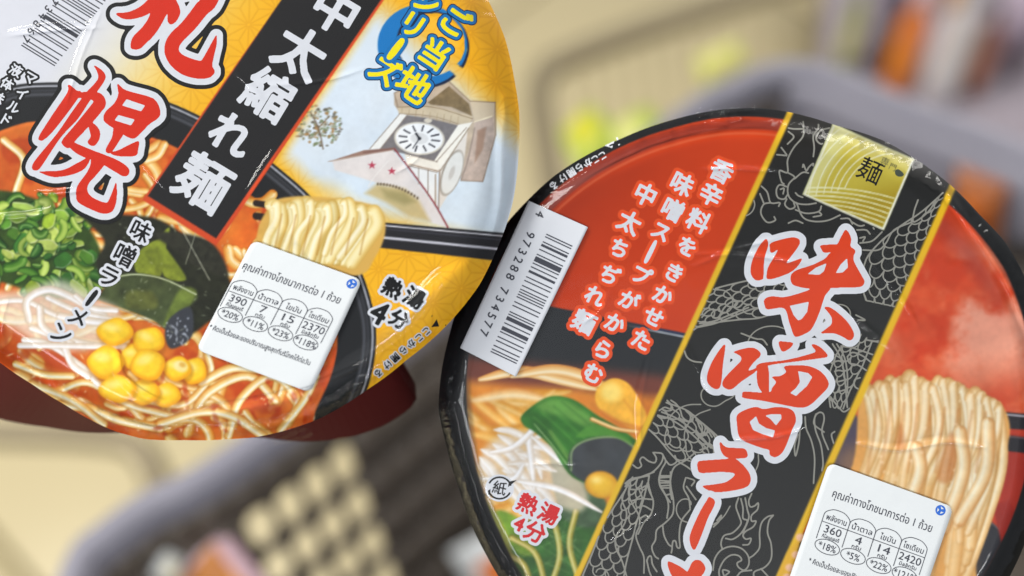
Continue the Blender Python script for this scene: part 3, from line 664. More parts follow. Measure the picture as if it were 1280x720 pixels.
chars(cupA, 'flavour_lettering', [('マ', 38, 98, 17, 30), ('イ', 27, 117, 17, 30), ('ル', 17, 134, 17, 30), ('ド', 8, 150, 17, 30), ('液', 20, 88, 16, 30), ('体', 9, 105, 16, 30), ('味', -2, 122, 16, 30)], [(3.2, K_BLACK), (.5, K_WHITE)], lidA, LAY, h=.35)
opn = [(533, 414), (524, 422), (514, 430), (504, 438), (494, 447), (484, 456), (473, 466)]
chars(cupA, 'opening_lettering', [(c, x, y, 11, 138) for c, (x, y) in zip('ここから開ける', opn)], [(1.8, K_WHITE), (.35, K_BLACK)], lidA, LAY, h=.25)
cupA.flat('opening_arrow', np.array([(546, 399), (549, 408), (539, 409), (540, 394), (558, 406), (557, 407.5), (539, 395.5)]), [3, 4], K_BLACK, LAY, lidA)
o0 = np.array([26., 57.]); bars(cupA, '4973288734867', o0 + np.array([100, -128]), (42, 26), -np.array([100, -128]), K_TXT, lidA, LAY)
chars(cupA, 'barcode_digits', [(c, 32 + 7.1 * i, 48.5 - 9.3 * i, 14.5, 128) for i, c in enumerate('768437')], [(.25, K_TXT)], lidA, LAY, h=.25)

STZ = .00115
# ------------------------------------------------------------------ nutrition stickers and the barcode sticker
def sheet(cup, name, corners, rad, parent, z, m, **pr):
    P = [np.array(c, float) for c in corners]; lx = np.linalg.norm(P[1] - P[0]); ly = np.linalg.norm(P[3] - P[0]); N = 25
    u = np.linspace(0, 1, N); w_ = .5 - .5 * np.cos(math.pi * u)
    U, W = np.meshgrid(u, w_); R0 = min(rad / lx, .49), min(rad / ly, .49)
    # pull the corner rows in so that the outline has rounded corners
    ru = np.clip((R0[1] - np.minimum(W, 1 - W)) / R0[1], 0, 1); ins_ = R0[0] * (1 - np.sqrt(1 - ru ** 2)); U2 = ins_ + U * (1 - 2 * ins_)
    pts = ((P[0] * (1 - U2[..., None]) + P[1] * U2[..., None]) * (1 - W[..., None]) + (P[3] * (1 - U2[..., None]) + P[2] * U2[..., None]) * W[..., None]).reshape(-1, 2)
    V = np.vstack([cup.pos(pts, z + .00010), cup.pos(pts, z)]); n = N * N; F = []
    for j in range(N - 1):
        for i in range(N - 1): a = j * N + i; F += [(a, a + N, a + N + 1, a + 1), (n + a, n + a + 1, n + a + N + 1, n + a + N)]
    bd = [(0, i) for i in range(N)] + [(j, N - 1) for j in range(1, N)] + [(N - 1, i) for i in range(N - 2, -1, -1)] + [(j, 0) for j in range(N - 2, 0, -1)]; bi = [j * N + i for j, i in bd]
    for k in range(len(bi)): a, b = bi[k], bi[(k + 1) % len(bi)]; F.append((a, b, n + b, n + a))
    return link(name, pydata(name, V, F, [m]), parent, **pr)
def sticker(cup, M, nums, corners, z):
    """M maps the sticker's own print coordinates to the lid"""
    st = sheet(cup, 'nutrition_sticker', corners, 9, cup.root, z, K_STK); zz = z + .00010 + LAY
    def run(txt, x, y, size, w, name='table_text', g=.12):
        """one line of text centred at x, y and fitted to width w"""
        V, T = glyph(txt); W = (V[:, 0].max() - V[:, 0].min()) * size; it = glyph_px(txt, 0, 0, size, 0, w / W)
        return it + np.array([x, y])
    T = [run('คุณค่าทางโภชนาการต่อ 1 ถ้วย', 64.5, 0, 14, 129)]
    for i, (h_, n_, u_) in enumerate(zip(['พลังงาน', 'น้ำตาล', 'ไขมัน', 'โซเดียม'], nums, ['กิโลแคลอรี', 'กรัม', 'กรัม', 'มิลลิกรัม'])):
        x = 14.4 + 33.5 * i; T.append(run(h_, x, 28.5, 10, 26 if i != 2 else 20)); T.append(run(n_[0], x, 43.3, 13.5, 6.6 * len(n_[0]) + 2)); T.append(run(u_, x, 52, 6.5, 22 if i in (0, 3) else 12)); T.append(run('*' + n_[1], x - .5, 64, 12, 5.6 * len(n_[1]) + 6))
    T.append(run('* คิดเป็นร้อยละของปริมาณสูงสุดที่บริโภคได้ต่อวัน', 64.5, 87, 9, 134))
    T = np.concatenate([t for t in T]); T = (T.reshape(-1, 2) @ M[0] + M[1]).reshape(-1, 3, 2)
    A_ = T.reshape(-1, 2); x0, y0 = A_.min(0) - 2; x1, y1 = A_.max(0) + 2; h = .22
    Mk = raster(T, x0, y0, int((x1 - x0) / h) + 2, int((y1 - y0) / h) + 2, h)
    layered(cup, 'sticker_text', Mk, x0, y0, h, [(.17, K_TXT)], st, zz)
    # table lines
    L = []
    for i in range(4):
        x = 14.4 + 33.5 * i; xa, xb = x - 16.7, x + 16.7
        L += [[(xa, 31), (xa + 1, 24), (x - 8, 18.5), (x, 17.5), (x + 8, 18.5), (xb - 1, 24), (xb, 31)], [(xa, 31), (xa, 58)], [(xb, 31), (xb, 58)], [(xa, 36), (xb, 36)]]
        L.append([(x - .5 + 15.8 * math.cos(k * math.pi / 9), 64 + 8.6 * math.sin(k * math.pi / 9)) for k in range(19)])
    LL = [np.asarray(cat(l, 4) if len(l) > 2 else l, float) @ M[0] + M[1] for l in L]
    linework(cup, 'sticker_table', LL, .95, .3, st, zz + LAY * .5, K_TXT)
    # round blue mark with three pale arrows
    c = np.array([131.9, -25.4]); q = []; sz = []
    C_ = np.array([c + 6.4 * np.array([math.cos(a), math.sin(a)]) for a in np.linspace(0, 2 * math.pi, 24, endpoint=False)]) @ M[0] + M[1]
    bd = cup.flat('sticker_emblem', C_, [24], K_SBLUE, zz, st)
    for k in range(3):
        a = k * 2 * math.pi / 3 - math.pi / 2
        for r_, da in ((4.9, -.25), (1.6, .3), (4.5, .9)): q.append(c + r_ * np.array([math.cos(a + da), math.sin(a + da)]))
        sz.append(3)
    cup.flat('sticker_emblem', np.array(q) @ M[0] + M[1], sz, K_STK, zz + LAY, st)
    return st
def linework(cup, name, lines, w, h, parent, z, m, **pr):
    A_ = np.vstack(lines); x0, y0 = A_.min(0) - 4; x1, y1 = A_.max(0) + 4
    Wd = int((x1 - x0) / h) + 2; Hd = int((y1 - y0) / h) + 2; F = np.full((Hd, Wd), 9.0); wl = w if isinstance(w, (list, tuple)) else [w] * len(lines)
    for P, ww in zip(lines, wl):
        a = max(0, int((P[:, 0].min() - x0 - 3) / h)); b = min(Wd, int((P[:, 0].max() - x0 + 3) / h) + 2); c = max(0, int((P[:, 1].min() - y0 - 3) / h)); d = min(Hd, int((P[:, 1].max() - y0 + 3) / h) + 2)
        Yg, Xg = np.mgrid[c:d, a:b]; D, _, _ = segd(Xg * h + x0, Yg * h + y0, P); F[c:d, a:b] = np.minimum(F[c:d, a:b], D - ww / 2)
    P, sz = iso(F, x0, y0, h); return cup.flat(name, P, sz, m, z, parent, **pr)
# sticker frame: x along its upper edge, y down its side; unit = print px; title line at y = 0
def frame(tl, tr, bl, tx, ty):
    tl, tr, bl = map(lambda p: np.array(p, float), (tl, tr, bl)); ex = (tr - tl) / np.linalg.norm(tr - tl); ey = (bl - tl) / np.linalg.norm(bl - tl)
    return np.stack([ex, ey]), tl + ex * tx + ey * ty
fa = frame((316, 300), (453, 350), (245, 437), 0, 0)
MA = (fa[0], np.array([304., 332.]))
sticker(cupA, MA, [('390', '20%'), ('7', '11%'), ('15', '23%'), ('2370', '118%')], [(316, 300), (453, 350), (388, 491), (245, 437)], STZ)
# ------------------------------------------------------------------ print of the red and black lid
B = Canvas(525, 105, 1335, 935, (42, 44, 47))
X, Y = B.X, B.Y
OUT_B = [(960, 136), (930, 135), (900, 137), (840, 150), (775, 174), (690, 222), (657, 253), (620, 296), (592, 340), (574, 378), (560, 425), (551, 470), (548, 512), (558, 557), (574, 611), (590, 658), (607, 692), (626, 725), (655, 765), (700, 815), (770, 862), (850, 893), (940, 903), (1040, 893), (1130, 858), (1205, 800), (1257, 730), (1288, 660), (1306, 580), (1311, 500), (1303, 425), (1284, 352), (1256, 302), (1225, 269), (1190, 233), (1140, 196), (1105, 176), (1045, 157), (995, 142)]
cupB = Cup('noodle_cup', (925, 515), 0.333, -CF + 0.03 * CU - 0.05 * CR, OUT_B, 0.0035, 0.9, 0.078,
           label='black noodle cup, its red lid crossed by a dark dragon band', category='noodle cup', group='instant noodle cups held over the basket')
INN_B = polar([(900, 147), (840, 160), (775, 184), (700, 232), (668, 262), (640, 300), (606, 370), (588, 430), (583, 470), (586, 530), (602, 607), (625, 665), (653, 720), (700, 780), (800, 850), (925, 880), (1060, 860), (1180, 785), (1245, 690), (1285, 580), (1292, 480), (1280, 400), (1255, 335), (1220, 288), (1182, 252), (1100, 195), (1000, 153), (950, 146)], 925, 515)
th = np.arctan2(Y - 515, X - 925); rr = np.hypot(X - 925, Y - 515); ir = INN_B(th); inn = smooth((ir - rr) / 2 + .5)
n1 = fbm(X, Y, 90, 3, 31)[..., None]
lc = np.array([202, 64, 20]) * np.ones((B.H, B.W, 1)); g_ = smooth((830 - X + (300 - Y) * .9) / 330)[..., None]
lc = lc * (1 - g_ * .78) + np.array([104, 30, 16]) * g_ * .78 - n1 * 10
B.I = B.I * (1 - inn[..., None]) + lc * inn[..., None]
# embossed ring near the upper edge, its shade and highlight painted into the print
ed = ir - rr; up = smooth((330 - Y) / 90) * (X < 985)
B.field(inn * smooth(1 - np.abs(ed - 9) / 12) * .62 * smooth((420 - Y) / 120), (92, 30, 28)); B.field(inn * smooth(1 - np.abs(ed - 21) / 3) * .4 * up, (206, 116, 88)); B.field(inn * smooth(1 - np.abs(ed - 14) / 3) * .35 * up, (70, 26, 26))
# black bowl behind the columns of text, broth and noodles below
lowm = lambda y0, k, w: smooth((Y - (y0 + (X - 720) * k)) / w)
bb = lowm(388, .20, 2.5) * (X < 880) * inn
B.field(bb, (34, 37, 41)); B.field(smooth(1 - np.abs(Y - (391 + (X - 720) * .20)) / 3) * smooth((X - 770) / 60) * (X < 880) * inn * .9, (40, 48, 84)); B.field(smooth(1 - np.abs(Y - (394 + (X - 720) * .20)) / 2.2) * smooth((X - 770) / 60) * (X < 880) * inn * .8, (196, 204, 214))
B.field(lowm(448, .10, 22) * (X < 860) * inn, (112, 58, 46)); nz = lowm(478, .08, 18) * inn * (X < 860)
nn = fbm(X, Y, 40, 4, 41)[..., None]; cc = np.array([222, 150, 58]) * nn + np.array([204, 106, 26]) * (1 - nn)
B.I = B.I * (1 - nz[..., None]) + cc * nz[..., None]
rg = random.Random(5); sLx = (X - 985) * .909 + (Y - 143) * .4175
for i in range(70):
    x = rg.uniform(575, 690); y = rg.uniform(480, 680); th_ = rg.uniform(.05, .75); c_ = rg.uniform(-.02, .02); pts = []
    for k in range(5): pts.append((x, y)); x += 17 * math.cos(th_); y += 17 * math.sin(th_); th_ += c_ * 17
    d = rg.uniform(-22, 16); B.tube(pts, rg.uniform(10, 20), np.array((238, 182, 84)) + d, np.array((218, 142, 44)) + d, hl=rg.uniform(.1, .8), shadow=rg.uniform(0, .14), hlc=(253, 238, 204), taper=.8)
for pts in [[(600, 474), (650, 464), (700, 474), (745, 486)], [(590, 500), (640, 492), (680, 498)], [(640, 470), (690, 462), (730, 470), (760, 485)]]: B.tube(pts, 14, (238, 200, 136), (214, 144, 70), hl=.6, shadow=.1, taper=.6)
k3 = nz * (X < 730); Bb = np.stack([soften(B.I[:, :, i], 5) for i in range(3)], -1); B.I = B.I * (1 - k3[..., None]) + Bb * k3[..., None]
# greens low down
for poly, c in [([(635, 690), (655, 655), (700, 640), (745, 650), (735, 700), (710, 735), (660, 740)], (46, 92, 34)), ([(620, 640), (650, 650), (668, 690), (645, 690)], (110, 150, 40)), ([(690, 560), (740, 600), (760, 640), (735, 660), (700, 640)], (66, 90, 62)), ([(560, 600), (620, 640), (640, 700), (600, 700)], (150, 160, 50))]:
    B.poly(poly, c, curve=True, f=3, tex=.35, ts=14)
for pts in [[(640, 672), (668, 690), (680, 725), (684, 760)], [(628, 690), (655, 706), (665, 740)], [(690, 640), (700, 690), (690, 730)], [(720, 640), (712, 680), (722, 720)]]: B.tube(pts, 8, (190, 176, 80), (110, 110, 30), hl=.4, shadow=.3)
for i in range(26): B.line([(rg.uniform(640, 740), rg.uniform(640, 720))] * 1 + [(rg.uniform(660, 740), rg.uniform(640, 720))], 1, (170, 200, 140), a=.25)
# bean sprouts
B.poly([(598, 590), (610, 555), (650, 540), (680, 550), (720, 590), (735, 620), (720, 640), (660, 620), (610, 625)], (226, 206, 180), curve=True, f=6, a=.75)
for i in range(26):
    x = rg.uniform(595, 665); y = rg.uniform(535, 610); th_ = rg.uniform(-.3, 1.0); pts = [(x, y), (x + 22 * math.cos(th_), y + 22 * math.sin(th_)), (x + 50 * math.cos(th_ + .2), y + 50 * math.sin(th_ + .2))]
    B.tube(pts, rg.uniform(6, 12), (240, 230, 218), (222, 200, 174), hl=.6, shadow=.07, hlc=(253, 250, 250), taper=.8)
for pts in [[(668, 522), (662, 550), (665, 580), (668, 612)], [(676, 520), (664, 540), (640, 560), (612, 566)], [(664, 545), (700, 575), (735, 600)], [(640, 600), (700, 612), (752, 640)], [(655, 580), (640, 600), (600, 598)]]: B.tube(pts, 8, (242, 236, 230), (220, 202, 182), hl=.8, shadow=.2, hlc=(255, 253, 255), taper=.7)
# leek
B.poly([(652, 520), (672, 503), (692, 495), (718, 500), (748, 520), (782, 540), (802, 562), (790, 596), (752, 606), (715, 596), (690, 560), (668, 540), (655, 532)], (44, 104, 32), curve=True, f=1.4, tex=.22, ts=16)
B.poly([(672, 506), (692, 498), (716, 504), (744, 526), (730, 532), (700, 520), (680, 516)], (126, 176, 80), curve=True, f=5, a=.6); B.line([(688, 540), (705, 565), (716, 585)], 5, (130, 170, 80), a=.6, f=3); B.line([(668, 530), (690, 556), (708, 580)], 1.4, (210, 226, 170), a=.7)
for k in range(9): q = k / 8; B.line([(662 + 40 * q, 524 - 22 * q), (690 + 44 * q, 550 - 22 * q), (714 + 60 * q, 584 - 26 * q)], 1.6, (96, 158, 66) if k % 2 else (34, 92, 30), a=.45, f=1.2)
B.poly([(712, 588), (714, 562), (736, 548), (770, 546), (796, 560), (798, 586), (770, 602), (736, 604)], (58, 62, 66), curve=True, f=2, tex=.2, ts=20); B.line([(714, 588), (716, 562), (738, 549), (772, 547), (797, 562)], 2.2, (154, 186, 120), a=.8, f=1.3)
B.poly([(720, 545), (745, 530), (780, 545), (790, 556), (765, 545), (735, 546)], (84, 148, 52), curve=True, f=2, a=.7)
# corn
B.ell(774, 502, 31, 25, .7, (160, 80, 30), a=.5, f=4); B.poly([(748, 484), (766, 473), (786, 480), (802, 505), (808, 522), (796, 536), (770, 526), (750, 512), (744, 498)], (240, 176, 56), curve=True, f=1.5, tex=.12, ts=14); B.ell(764, 490, 13, 12, .5, (250, 220, 120), a=.8, f=6); B.line([(752, 514), (776, 528), (798, 534)], 4, (196, 110, 40), a=.6, f=2); B.line([(780, 500), (795, 520)], 3, (210, 134, 40), a=.5, f=2)
B.ell(752, 606, 21, 17, .2, (238, 190, 50), rim=(206, 140, 30), hl=(255, 236, 150), f=1.5); B.tube([(796, 540), (770, 536), (740, 524)], 5, (236, 196, 120), (190, 120, 50))
B.photo(smooth((Y - 470) / 20) * (sLx < -4) * inn, 401, 1, .09, .03)
# right hand panel: red with steam
rp = inn * smooth(((X - 1190) * .914 + (Y - 235) * .405) / 1.5 + .5)
B.field(rp, (198, 58, 22)); B.field(rp * smooth((fbm(X, Y, 46, 4, 51) - .42) * 3.2) * .55 * smooth((620 - Y) / 120), (226, 104, 60))
B.field(rp * smooth((fbm(X + 40, Y, 70, 5, 61) - .36) * 3.6) * .8 * smooth((X - 1070) / 80) * smooth((520 - Y) / 90) * smooth((Y - 260) / 110), (236, 176, 154)); B.field(rp * smooth((Y - 330) / 200) * smooth((560 - Y) / 60) * smooth((fbm(X, Y, 34, 4, 71) - .5) * 5) * .35, (240, 150, 116))
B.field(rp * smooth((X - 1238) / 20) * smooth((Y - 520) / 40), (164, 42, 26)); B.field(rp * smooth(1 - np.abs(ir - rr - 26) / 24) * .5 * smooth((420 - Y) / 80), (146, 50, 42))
B.field(rp * smooth((1 - np.hypot((X - 1130) / 178, (Y - 800) / 190)) * 60) , (38, 38, 44)); B.field(rp * smooth(1 - np.abs(np.hypot((X - 1130) / 178, (Y - 800) / 190) - .985) * 130) * .8, (110, 110, 120))
B.poly([(1240, 630), (1262, 626), (1290, 680), (1290, 760), (1262, 720)], (150, 34, 22), f=2)
# chopsticks and lifted noodles
B.poly([(1040, 540), (1058, 505), (1075, 525), (1080, 600), (1040, 590)], (74, 66, 84), f=2)
B.poly([(1246, 514), (1330, 522), (1330, 540), (1246, 535)], (30, 28, 34)); B.line([(1256, 518), (1330, 525)], 1.8, (220, 214, 222)); B.poly([(1244, 542), (1330, 552), (1330, 572), (1244, 562)], (30, 28, 34)); B.line([(1256, 545), (1330, 554)], 1.4, (120, 96, 100))
B.poly([(1074, 500), (1090, 482), (1130, 472), (1180, 480), (1236, 496), (1256, 512), (1262, 545), (1244, 600), (1224, 640), (1220, 700), (1200, 790), (960, 790), (1030, 640), (1066, 580)], (228, 166, 88), curve=True, f=2, tex=.1, ts=30)
tops = [(1084, 486), (1098, 480), (1112, 474), (1126, 478), (1136, 470), (1150, 478), (1160, 482), (1172, 474), (1184, 478), (1196, 482), (1206, 492), (1218, 490), (1226, 496), (1234, 500), (1242, 506), (1146, 476), (1106, 482), (1190, 484), (1226, 494), (1246, 506)]
bots = [(1040, 640), (1066, 628), (1080, 640), (1102, 640), (1120, 650), (1132, 650), (1118, 620), (1160, 640), (1170, 660), (1180, 620), (1200, 640), (1204, 660), (1216, 650), (1222, 640), (1228, 620), (1140, 640), (1060, 600), (1150, 630), (1190, 690), (1214, 680)]
bots = [(x - 6 - max(0, x - 1150) * .12, y + 62) for x, y in bots]
hank(B, tops, bots, 15.5, (242, 212, 158), (206, 154, 88), 9, wob=12, hl=.55, sh=.2)
hank(B, [(x + 6, y + 3) for x, y in tops[:15]], [(x + 8, y - 46) for x, y in bots[:15]], 9.5, (248, 226, 184), (216, 170, 108), 19, wob=16, hl=.65, sh=.25)
for i in range(9): x = 1096 + i * 17; B.line([(x, 500 + i * 2), (x - 4, 540), (x - 12, 590)], 3.2, (190, 112, 46), a=.45, f=2.5)
for q_ in [[(1172, 600), (1176, 570), (1190, 540), (1198, 560), (1190, 600)], [(1120, 560), (1126, 530), (1132, 560)]]: B.poly(q_, (196, 116, 56), curve=True, f=4, a=.6)
B.poly([(1060, 560), (1120, 570), (1180, 610), (1210, 660), (1200, 760), (1040, 760), (1040, 610)], (224, 160, 80), curve=True, f=16, a=.35)
for pts in [[(1146, 560), (1150, 590), (1132, 640)], [(1200, 540), (1204, 590), (1180, 660)], [(1235, 530), (1232, 590), (1200, 650)]]: B.tube(pts, 17, (246, 218, 168), (208, 150, 86), hl=.6, shadow=.3)
for i in range(24): B.ell(rg.uniform(1090, 1220), rg.uniform(530, 630), rg.uniform(1, 3), rg.uniform(1, 2.5), .4, (250, 220, 180), a=.5)
B.field(1 - smooth((ir - rr) / 2 + .5), (26, 27, 29)); B.field(smooth(1 - np.abs(ir - rr - 2) / 7) * smooth((Y - 440) / 60) * smooth((760 - X) / 60) * .5, (60, 52, 40))
B.photo(rp, 421, 1, .07, .03)
# dark dragon band with its two yellow borders, running right over the rim
sL = (X - 985) * .909 + (Y - 143) * .4175; sR = (X - 1190) * .9143 + (Y - 235) * .405
B.field(smooth(sL / 1.4 + .5) * smooth(-sR / 1.4 + .5), (30, 31, 31))
B.field(smooth(sL / 1.4 + .5) * smooth(-sR / 1.4 + .5) * smooth((260 - Y) / 120) * .5, (38, 33, 27)); B.field(smooth(1 - np.abs(sL - 1.5) / 3.8 + .5) * (rr < 400), (222, 178, 36)); B.field(smooth(1 - np.abs(sR) / 4.6 + .5), (226, 180, 28))
B.poly([(984, 690), (1002, 670), (980, 760), (940, 790)], (222, 170, 40), f=2)
for x, y in [(1001, 672), (996, 694), (988, 710), (1006, 686), (985, 722)]: B.ell(x, y, 6.5, 5, .3, (236, 186, 150), f=2); B.ell(x + 4, y + 6, 3, 2.5, .3, (150, 90, 40), f=1.5, a=.8)
# gold emblem
EM = [(1041, 154), (1143, 199), (1105, 288), (1003, 243)]
B.poly(EM, (206, 208, 160), f=.8); em = inside(X, Y, EM)
EI = [(1043, 158), (1140, 200), (1103, 284), (1006, 242)]; k = inside(X, Y, EI).astype(float); k = soften(k, 1)
B.field(k, (186, 170, 60)); B.field(k * smooth((Y + (X - 1070) * .2 - 225) / 40) * .75, (150, 124, 14)); B.field(k * smooth(((X - 1070) * .5 - (Y - 205)) / 60) * .9, (222, 220, 168)); B.field(k * smooth((1030 + (240 - Y) * .6 - X) / 20) * .5, (214, 220, 186))
for i in range(9):
    q = np.hypot((X - 1118) , (Y - 258)) - (66 + i * 7.2 + i * i * .25); B.field(k * smooth(1.3 - np.abs(q) / .9) * smooth(((Y + (X - 1010) * .33) - 150) / 8) * (Y + X * .25 < 500) * .85, (224, 226, 200))
for i in range(8):
    yy = 236 + i * 5.6 + .0016 * (X - 1045) ** 2 * (1 + i * .1) + (X - 1060) * (.06 + .015 * i); B.field(k * smooth(1.4 - np.abs(Y - yy) / 1.0) * (Y + X * .02 > 253) * .9, (222, 222, 176))
B.line([(1006, 243), (1103, 286)], 1.6, (226, 226, 214), curve=False); B.line([(1006, 243), (1043, 157)], 1.6, (220, 220, 206), curve=False); B.line([(1104, 286), (1141, 200)], 1.8, (226, 226, 214), curve=False); B.line([(1043, 157), (1141, 200)], 1.4, (214, 212, 160), curve=False)

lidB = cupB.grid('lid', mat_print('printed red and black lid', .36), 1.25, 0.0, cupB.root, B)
MB_ = mat('black cup plastic', (30, 31, 34), 0.32, 0.5, noise=.05, nscale=120)
rB = cupB.r
cupB.loft('cup_body', [(lambda t: rB(t) * .994, -.0038), (lambda t: rB(t) * .996, -.0062), (lambda t: rB(t) * .985, -.0085), (lambda t: rB(t) * .93, -.0105), (lambda t: rB(t) * .90, -.020), (lambda t: rB(t) * .78, -.060), (lambda t: rB(t) * .70, -.072), (lambda t: rB(t) * .69, -.0775)], MB_, cupB.root)

# dragon line drawing
D = []; DW = []
def dl(pts, w=1.9): D.append(cat(pts, 5)); DW.append(w + .1)
def dz(ox, oy, s, *ls, w=1.9):
    for l in ls: dl([(ox + x / s, oy + y / s) for x, y in l], w)
def scales(path, wid, ds, n, off=.5, flip=1):
    P = cat(path, 12); seg = np.hypot(*np.diff(P, axis=0).T); S = np.concatenate([[0], np.cumsum(seg)])
    def at(s_, t):
        s_ = min(max(s_, 0), S[-1]); i = min(np.searchsorted(S, s_, 'right') - 1, len(seg) - 1); f = (s_ - S[i]) / seg[i]; p = P[i] * (1 - f) + P[i + 1] * f; d = (P[i + 1] - P[i]) / seg[i]
        w_ = np.interp(s_ / S[-1], np.linspace(0, 1, len(wid)), wid); return p + np.array([-d[1], d[0]]) * t * w_
    for k, s0 in enumerate(np.arange(0, S[-1], ds)):
        o = off * (k % 2) / n
        for j in range(n):
            c0 = -1 + 2 * (j + o * n) / n; c1 = c0 + 2 / n
            if c1 > 1.05: continue
            dl([at(s0 + flip * ds * .95 * math.sin(a), c0 + (c1 - c0) * (1 - math.cos(a)) / 2) for a in np.linspace(0, math.pi, 6)], 1.6)
    for t in (-1, 1): dl([at(s_, t) for s_ in np.linspace(0, S[-1], 9)], 1.9)
scales([(1186, 246), (1168, 272), (1150, 296), (1130, 320), (1112, 345), (1104, 380)], [9, 16, 27, 34, 36, 22], 11, 4)
scales([(1004, 345), (975, 360), (950, 372), (915, 378), (885, 385), (862, 396), (850, 412)], [20, 24, 25, 23, 21, 18, 12], 10.5, 4)
scales([(822, 520), (845, 535), (862, 552), (880, 566), (905, 590)], [20, 26, 28, 26, 18], 12, 4)
scales([(800, 600), (790, 625), (776, 655), (764, 690), (752, 730)], [10, 15, 20, 22, 26], 11, 3)
dz(820, 360, 4.5, [(258, 165), (290, 130), (325, 120), (328, 150), (320, 165), (350, 165), (385, 110), (430, 75), (458, 85), (440, 110), (470, 105), (510, 65), (560, 55), (600, 60)], [(240, 220), (330, 200), (420, 165), (520, 125), (600, 105)], [(245, 200), (330, 185), (430, 145), (520, 110)], [(160, 355), (175, 390), (210, 412), (255, 418)], [(480, 255), (560, 285), (600, 290), (625, 320)])
dz(760, 480, 5.14, [(330, 170), (365, 150), (400, 160), (405, 135), (380, 105)], [(405, 105), (440, 130), (465, 170), (480, 215), (520, 240), (530, 205), (500, 170)], [(505, 175), (560, 210), (590, 280), (625, 330), (640, 290), (625, 285)], [(630, 285), (665, 310), (690, 345)], [(345, 180), (430, 215), (520, 275), (600, 340), (660, 410)], [(320, 200), (400, 225), (500, 290), (580, 360), (640, 420)],
   [(160, 520), (190, 540), (215, 525), (205, 490), (225, 470), (260, 495), (300, 505), (310, 475), (290, 440)], [(300, 440), (350, 450), (345, 500), (300, 555), (240, 590), (150, 610), (110, 640)], [(355, 460), (370, 500), (340, 560), (330, 640), (360, 700), (400, 760)], [(370, 490), (400, 520), (440, 500), (430, 460)], [(560, 440), (500, 490), (430, 530), (405, 590), (400, 680), (410, 740)], [(340, 590), (405, 590)], [(335, 620), (400, 625)], [(340, 655), (402, 650)], [(265, 590), (260, 640), (280, 720)])
dz(720, 590, 5.54, [(340, 100), (380, 60), (460, 30), (540, 0)], [(370, 95), (365, 160), (395, 230), (435, 300), (440, 370), (415, 440), (440, 520), (470, 590), (470, 700)], [(505, 30), (500, 110), (535, 200), (520, 290), (470, 350), (430, 430)], [(345, 75), (420, 45), (500, 25)], [(370, 120), (430, 120), (495, 90)], [(385, 200), (450, 185), (525, 190)], [(430, 245), (470, 235), (525, 265)], [(440, 325), (480, 300), (500, 310)], [(440, 130), (460, 180)], [(460, 190), (440, 250)],
   [(355, 95), (320, 190), (350, 280), (335, 360), (280, 440), (275, 520), (320, 620), (350, 720)], [(585, 0), (575, 70), (620, 160), (640, 230), (630, 320)], [(655, 0), (655, 90), (675, 200), (670, 290), (620, 350), (560, 400), (550, 470), (525, 520), (545, 580), (570, 600)], [(585, 40), (655, 35)], [(580, 75), (655, 75)], [(600, 110), (658, 110)], [(625, 160), (662, 150)], [(600, 370), (610, 440), (640, 500), (665, 520), (660, 560)], [(665, 520), (672, 480), (690, 480), (700, 520), (720, 520), (715, 440), (730, 340), (790, 260)],
   [(760, 40), (745, 110), (780, 180), (790, 250)], [(770, 40), (820, 60), (800, 95)], [(765, 100), (830, 190)], [(490, 620), (500, 590), (520, 585), (530, 640), (560, 690)], [(490, 610), (505, 680), (520, 720)])
dz(880, 590, 5.54, [(238, 180), (222, 240), (245, 310), (255, 360), (200, 420), (140, 440), (118, 490), (125, 530)], [(255, 185), (270, 250), (270, 320), (300, 340), (260, 420), (200, 465), (150, 460)], [(285, 180), (300, 260), (310, 320), (270, 420)], [(330, 150), (310, 200), (320, 240), (350, 235), (375, 215), (370, 260), (330, 300), (330, 340), (360, 340), (340, 380), (290, 410), (270, 440), (290, 465), (325, 460), (310, 500), (270, 505)],
   [(480, 300), (440, 310), (400, 350), (385, 420), (385, 520), (350, 570), (315, 595)], [(480, 300), (450, 340), (440, 420), (465, 500), (465, 600), (420, 660), (350, 690), (345, 730)], [(62, 680), (75, 600), (120, 540), (190, 515), (260, 530), (305, 580), (310, 640), (280, 680), (240, 660), (230, 630), (260, 610), (240, 580), (190, 575), (140, 610), (105, 680), (110, 740)], [(145, 740), (130, 680), (175, 690), (150, 715)], [(230, 720), (260, 690), (330, 680)], [(395, 670), (450, 730)], [(65, 380), (105, 340), (120, 300), (90, 335)])
dz(950, 120, 4.5, [(240, 120), (245, 180), (240, 230), (190, 290), (155, 360), (155, 430), (110, 420), (120, 480), (135, 495)], [(325, 130), (328, 180), (300, 225), (305, 290), (300, 340)], [(155, 430), (190, 450), (195, 465)], [(390, 180), (340, 195), (315, 240), (345, 270), (370, 240), (345, 220)], [(160, 180), (190, 185), (240, 185)], [(95, 330), (150, 335)], [(120, 290), (150, 330)], [(160, 200), (190, 230), (155, 270)],
   [(240, 400), (245, 385), (260, 420), (275, 400), (300, 380), (290, 420)], [(195, 465), (240, 430), (280, 435)], [(195, 460), (160, 500), (160, 560), (200, 600), (260, 610), (330, 600)], [(150, 510), (110, 500), (92, 530), (100, 570), (135, 580), (155, 555)], [(115, 525), (135, 520), (130, 550)], [(150, 580), (140, 610), (165, 635), (195, 625), (190, 600)], [(60, 600), (20, 610), (5, 660), (40, 710), (85, 700), (80, 680)], [(0, 500), (40, 540), (60, 600), (110, 600), (105, 620)], [(0, 550), (20, 600)],
   [(200, 640), (260, 660), (330, 650), (345, 620)], [(205, 600), (240, 680), (300, 705), (380, 700), (450, 670)], [(200, 545), (215, 560), (240, 570)], [(160, 715), (200, 700), (240, 715)], [(330, 650), (345, 670), (300, 680)], [(455, 690), (500, 690), (520, 720)])
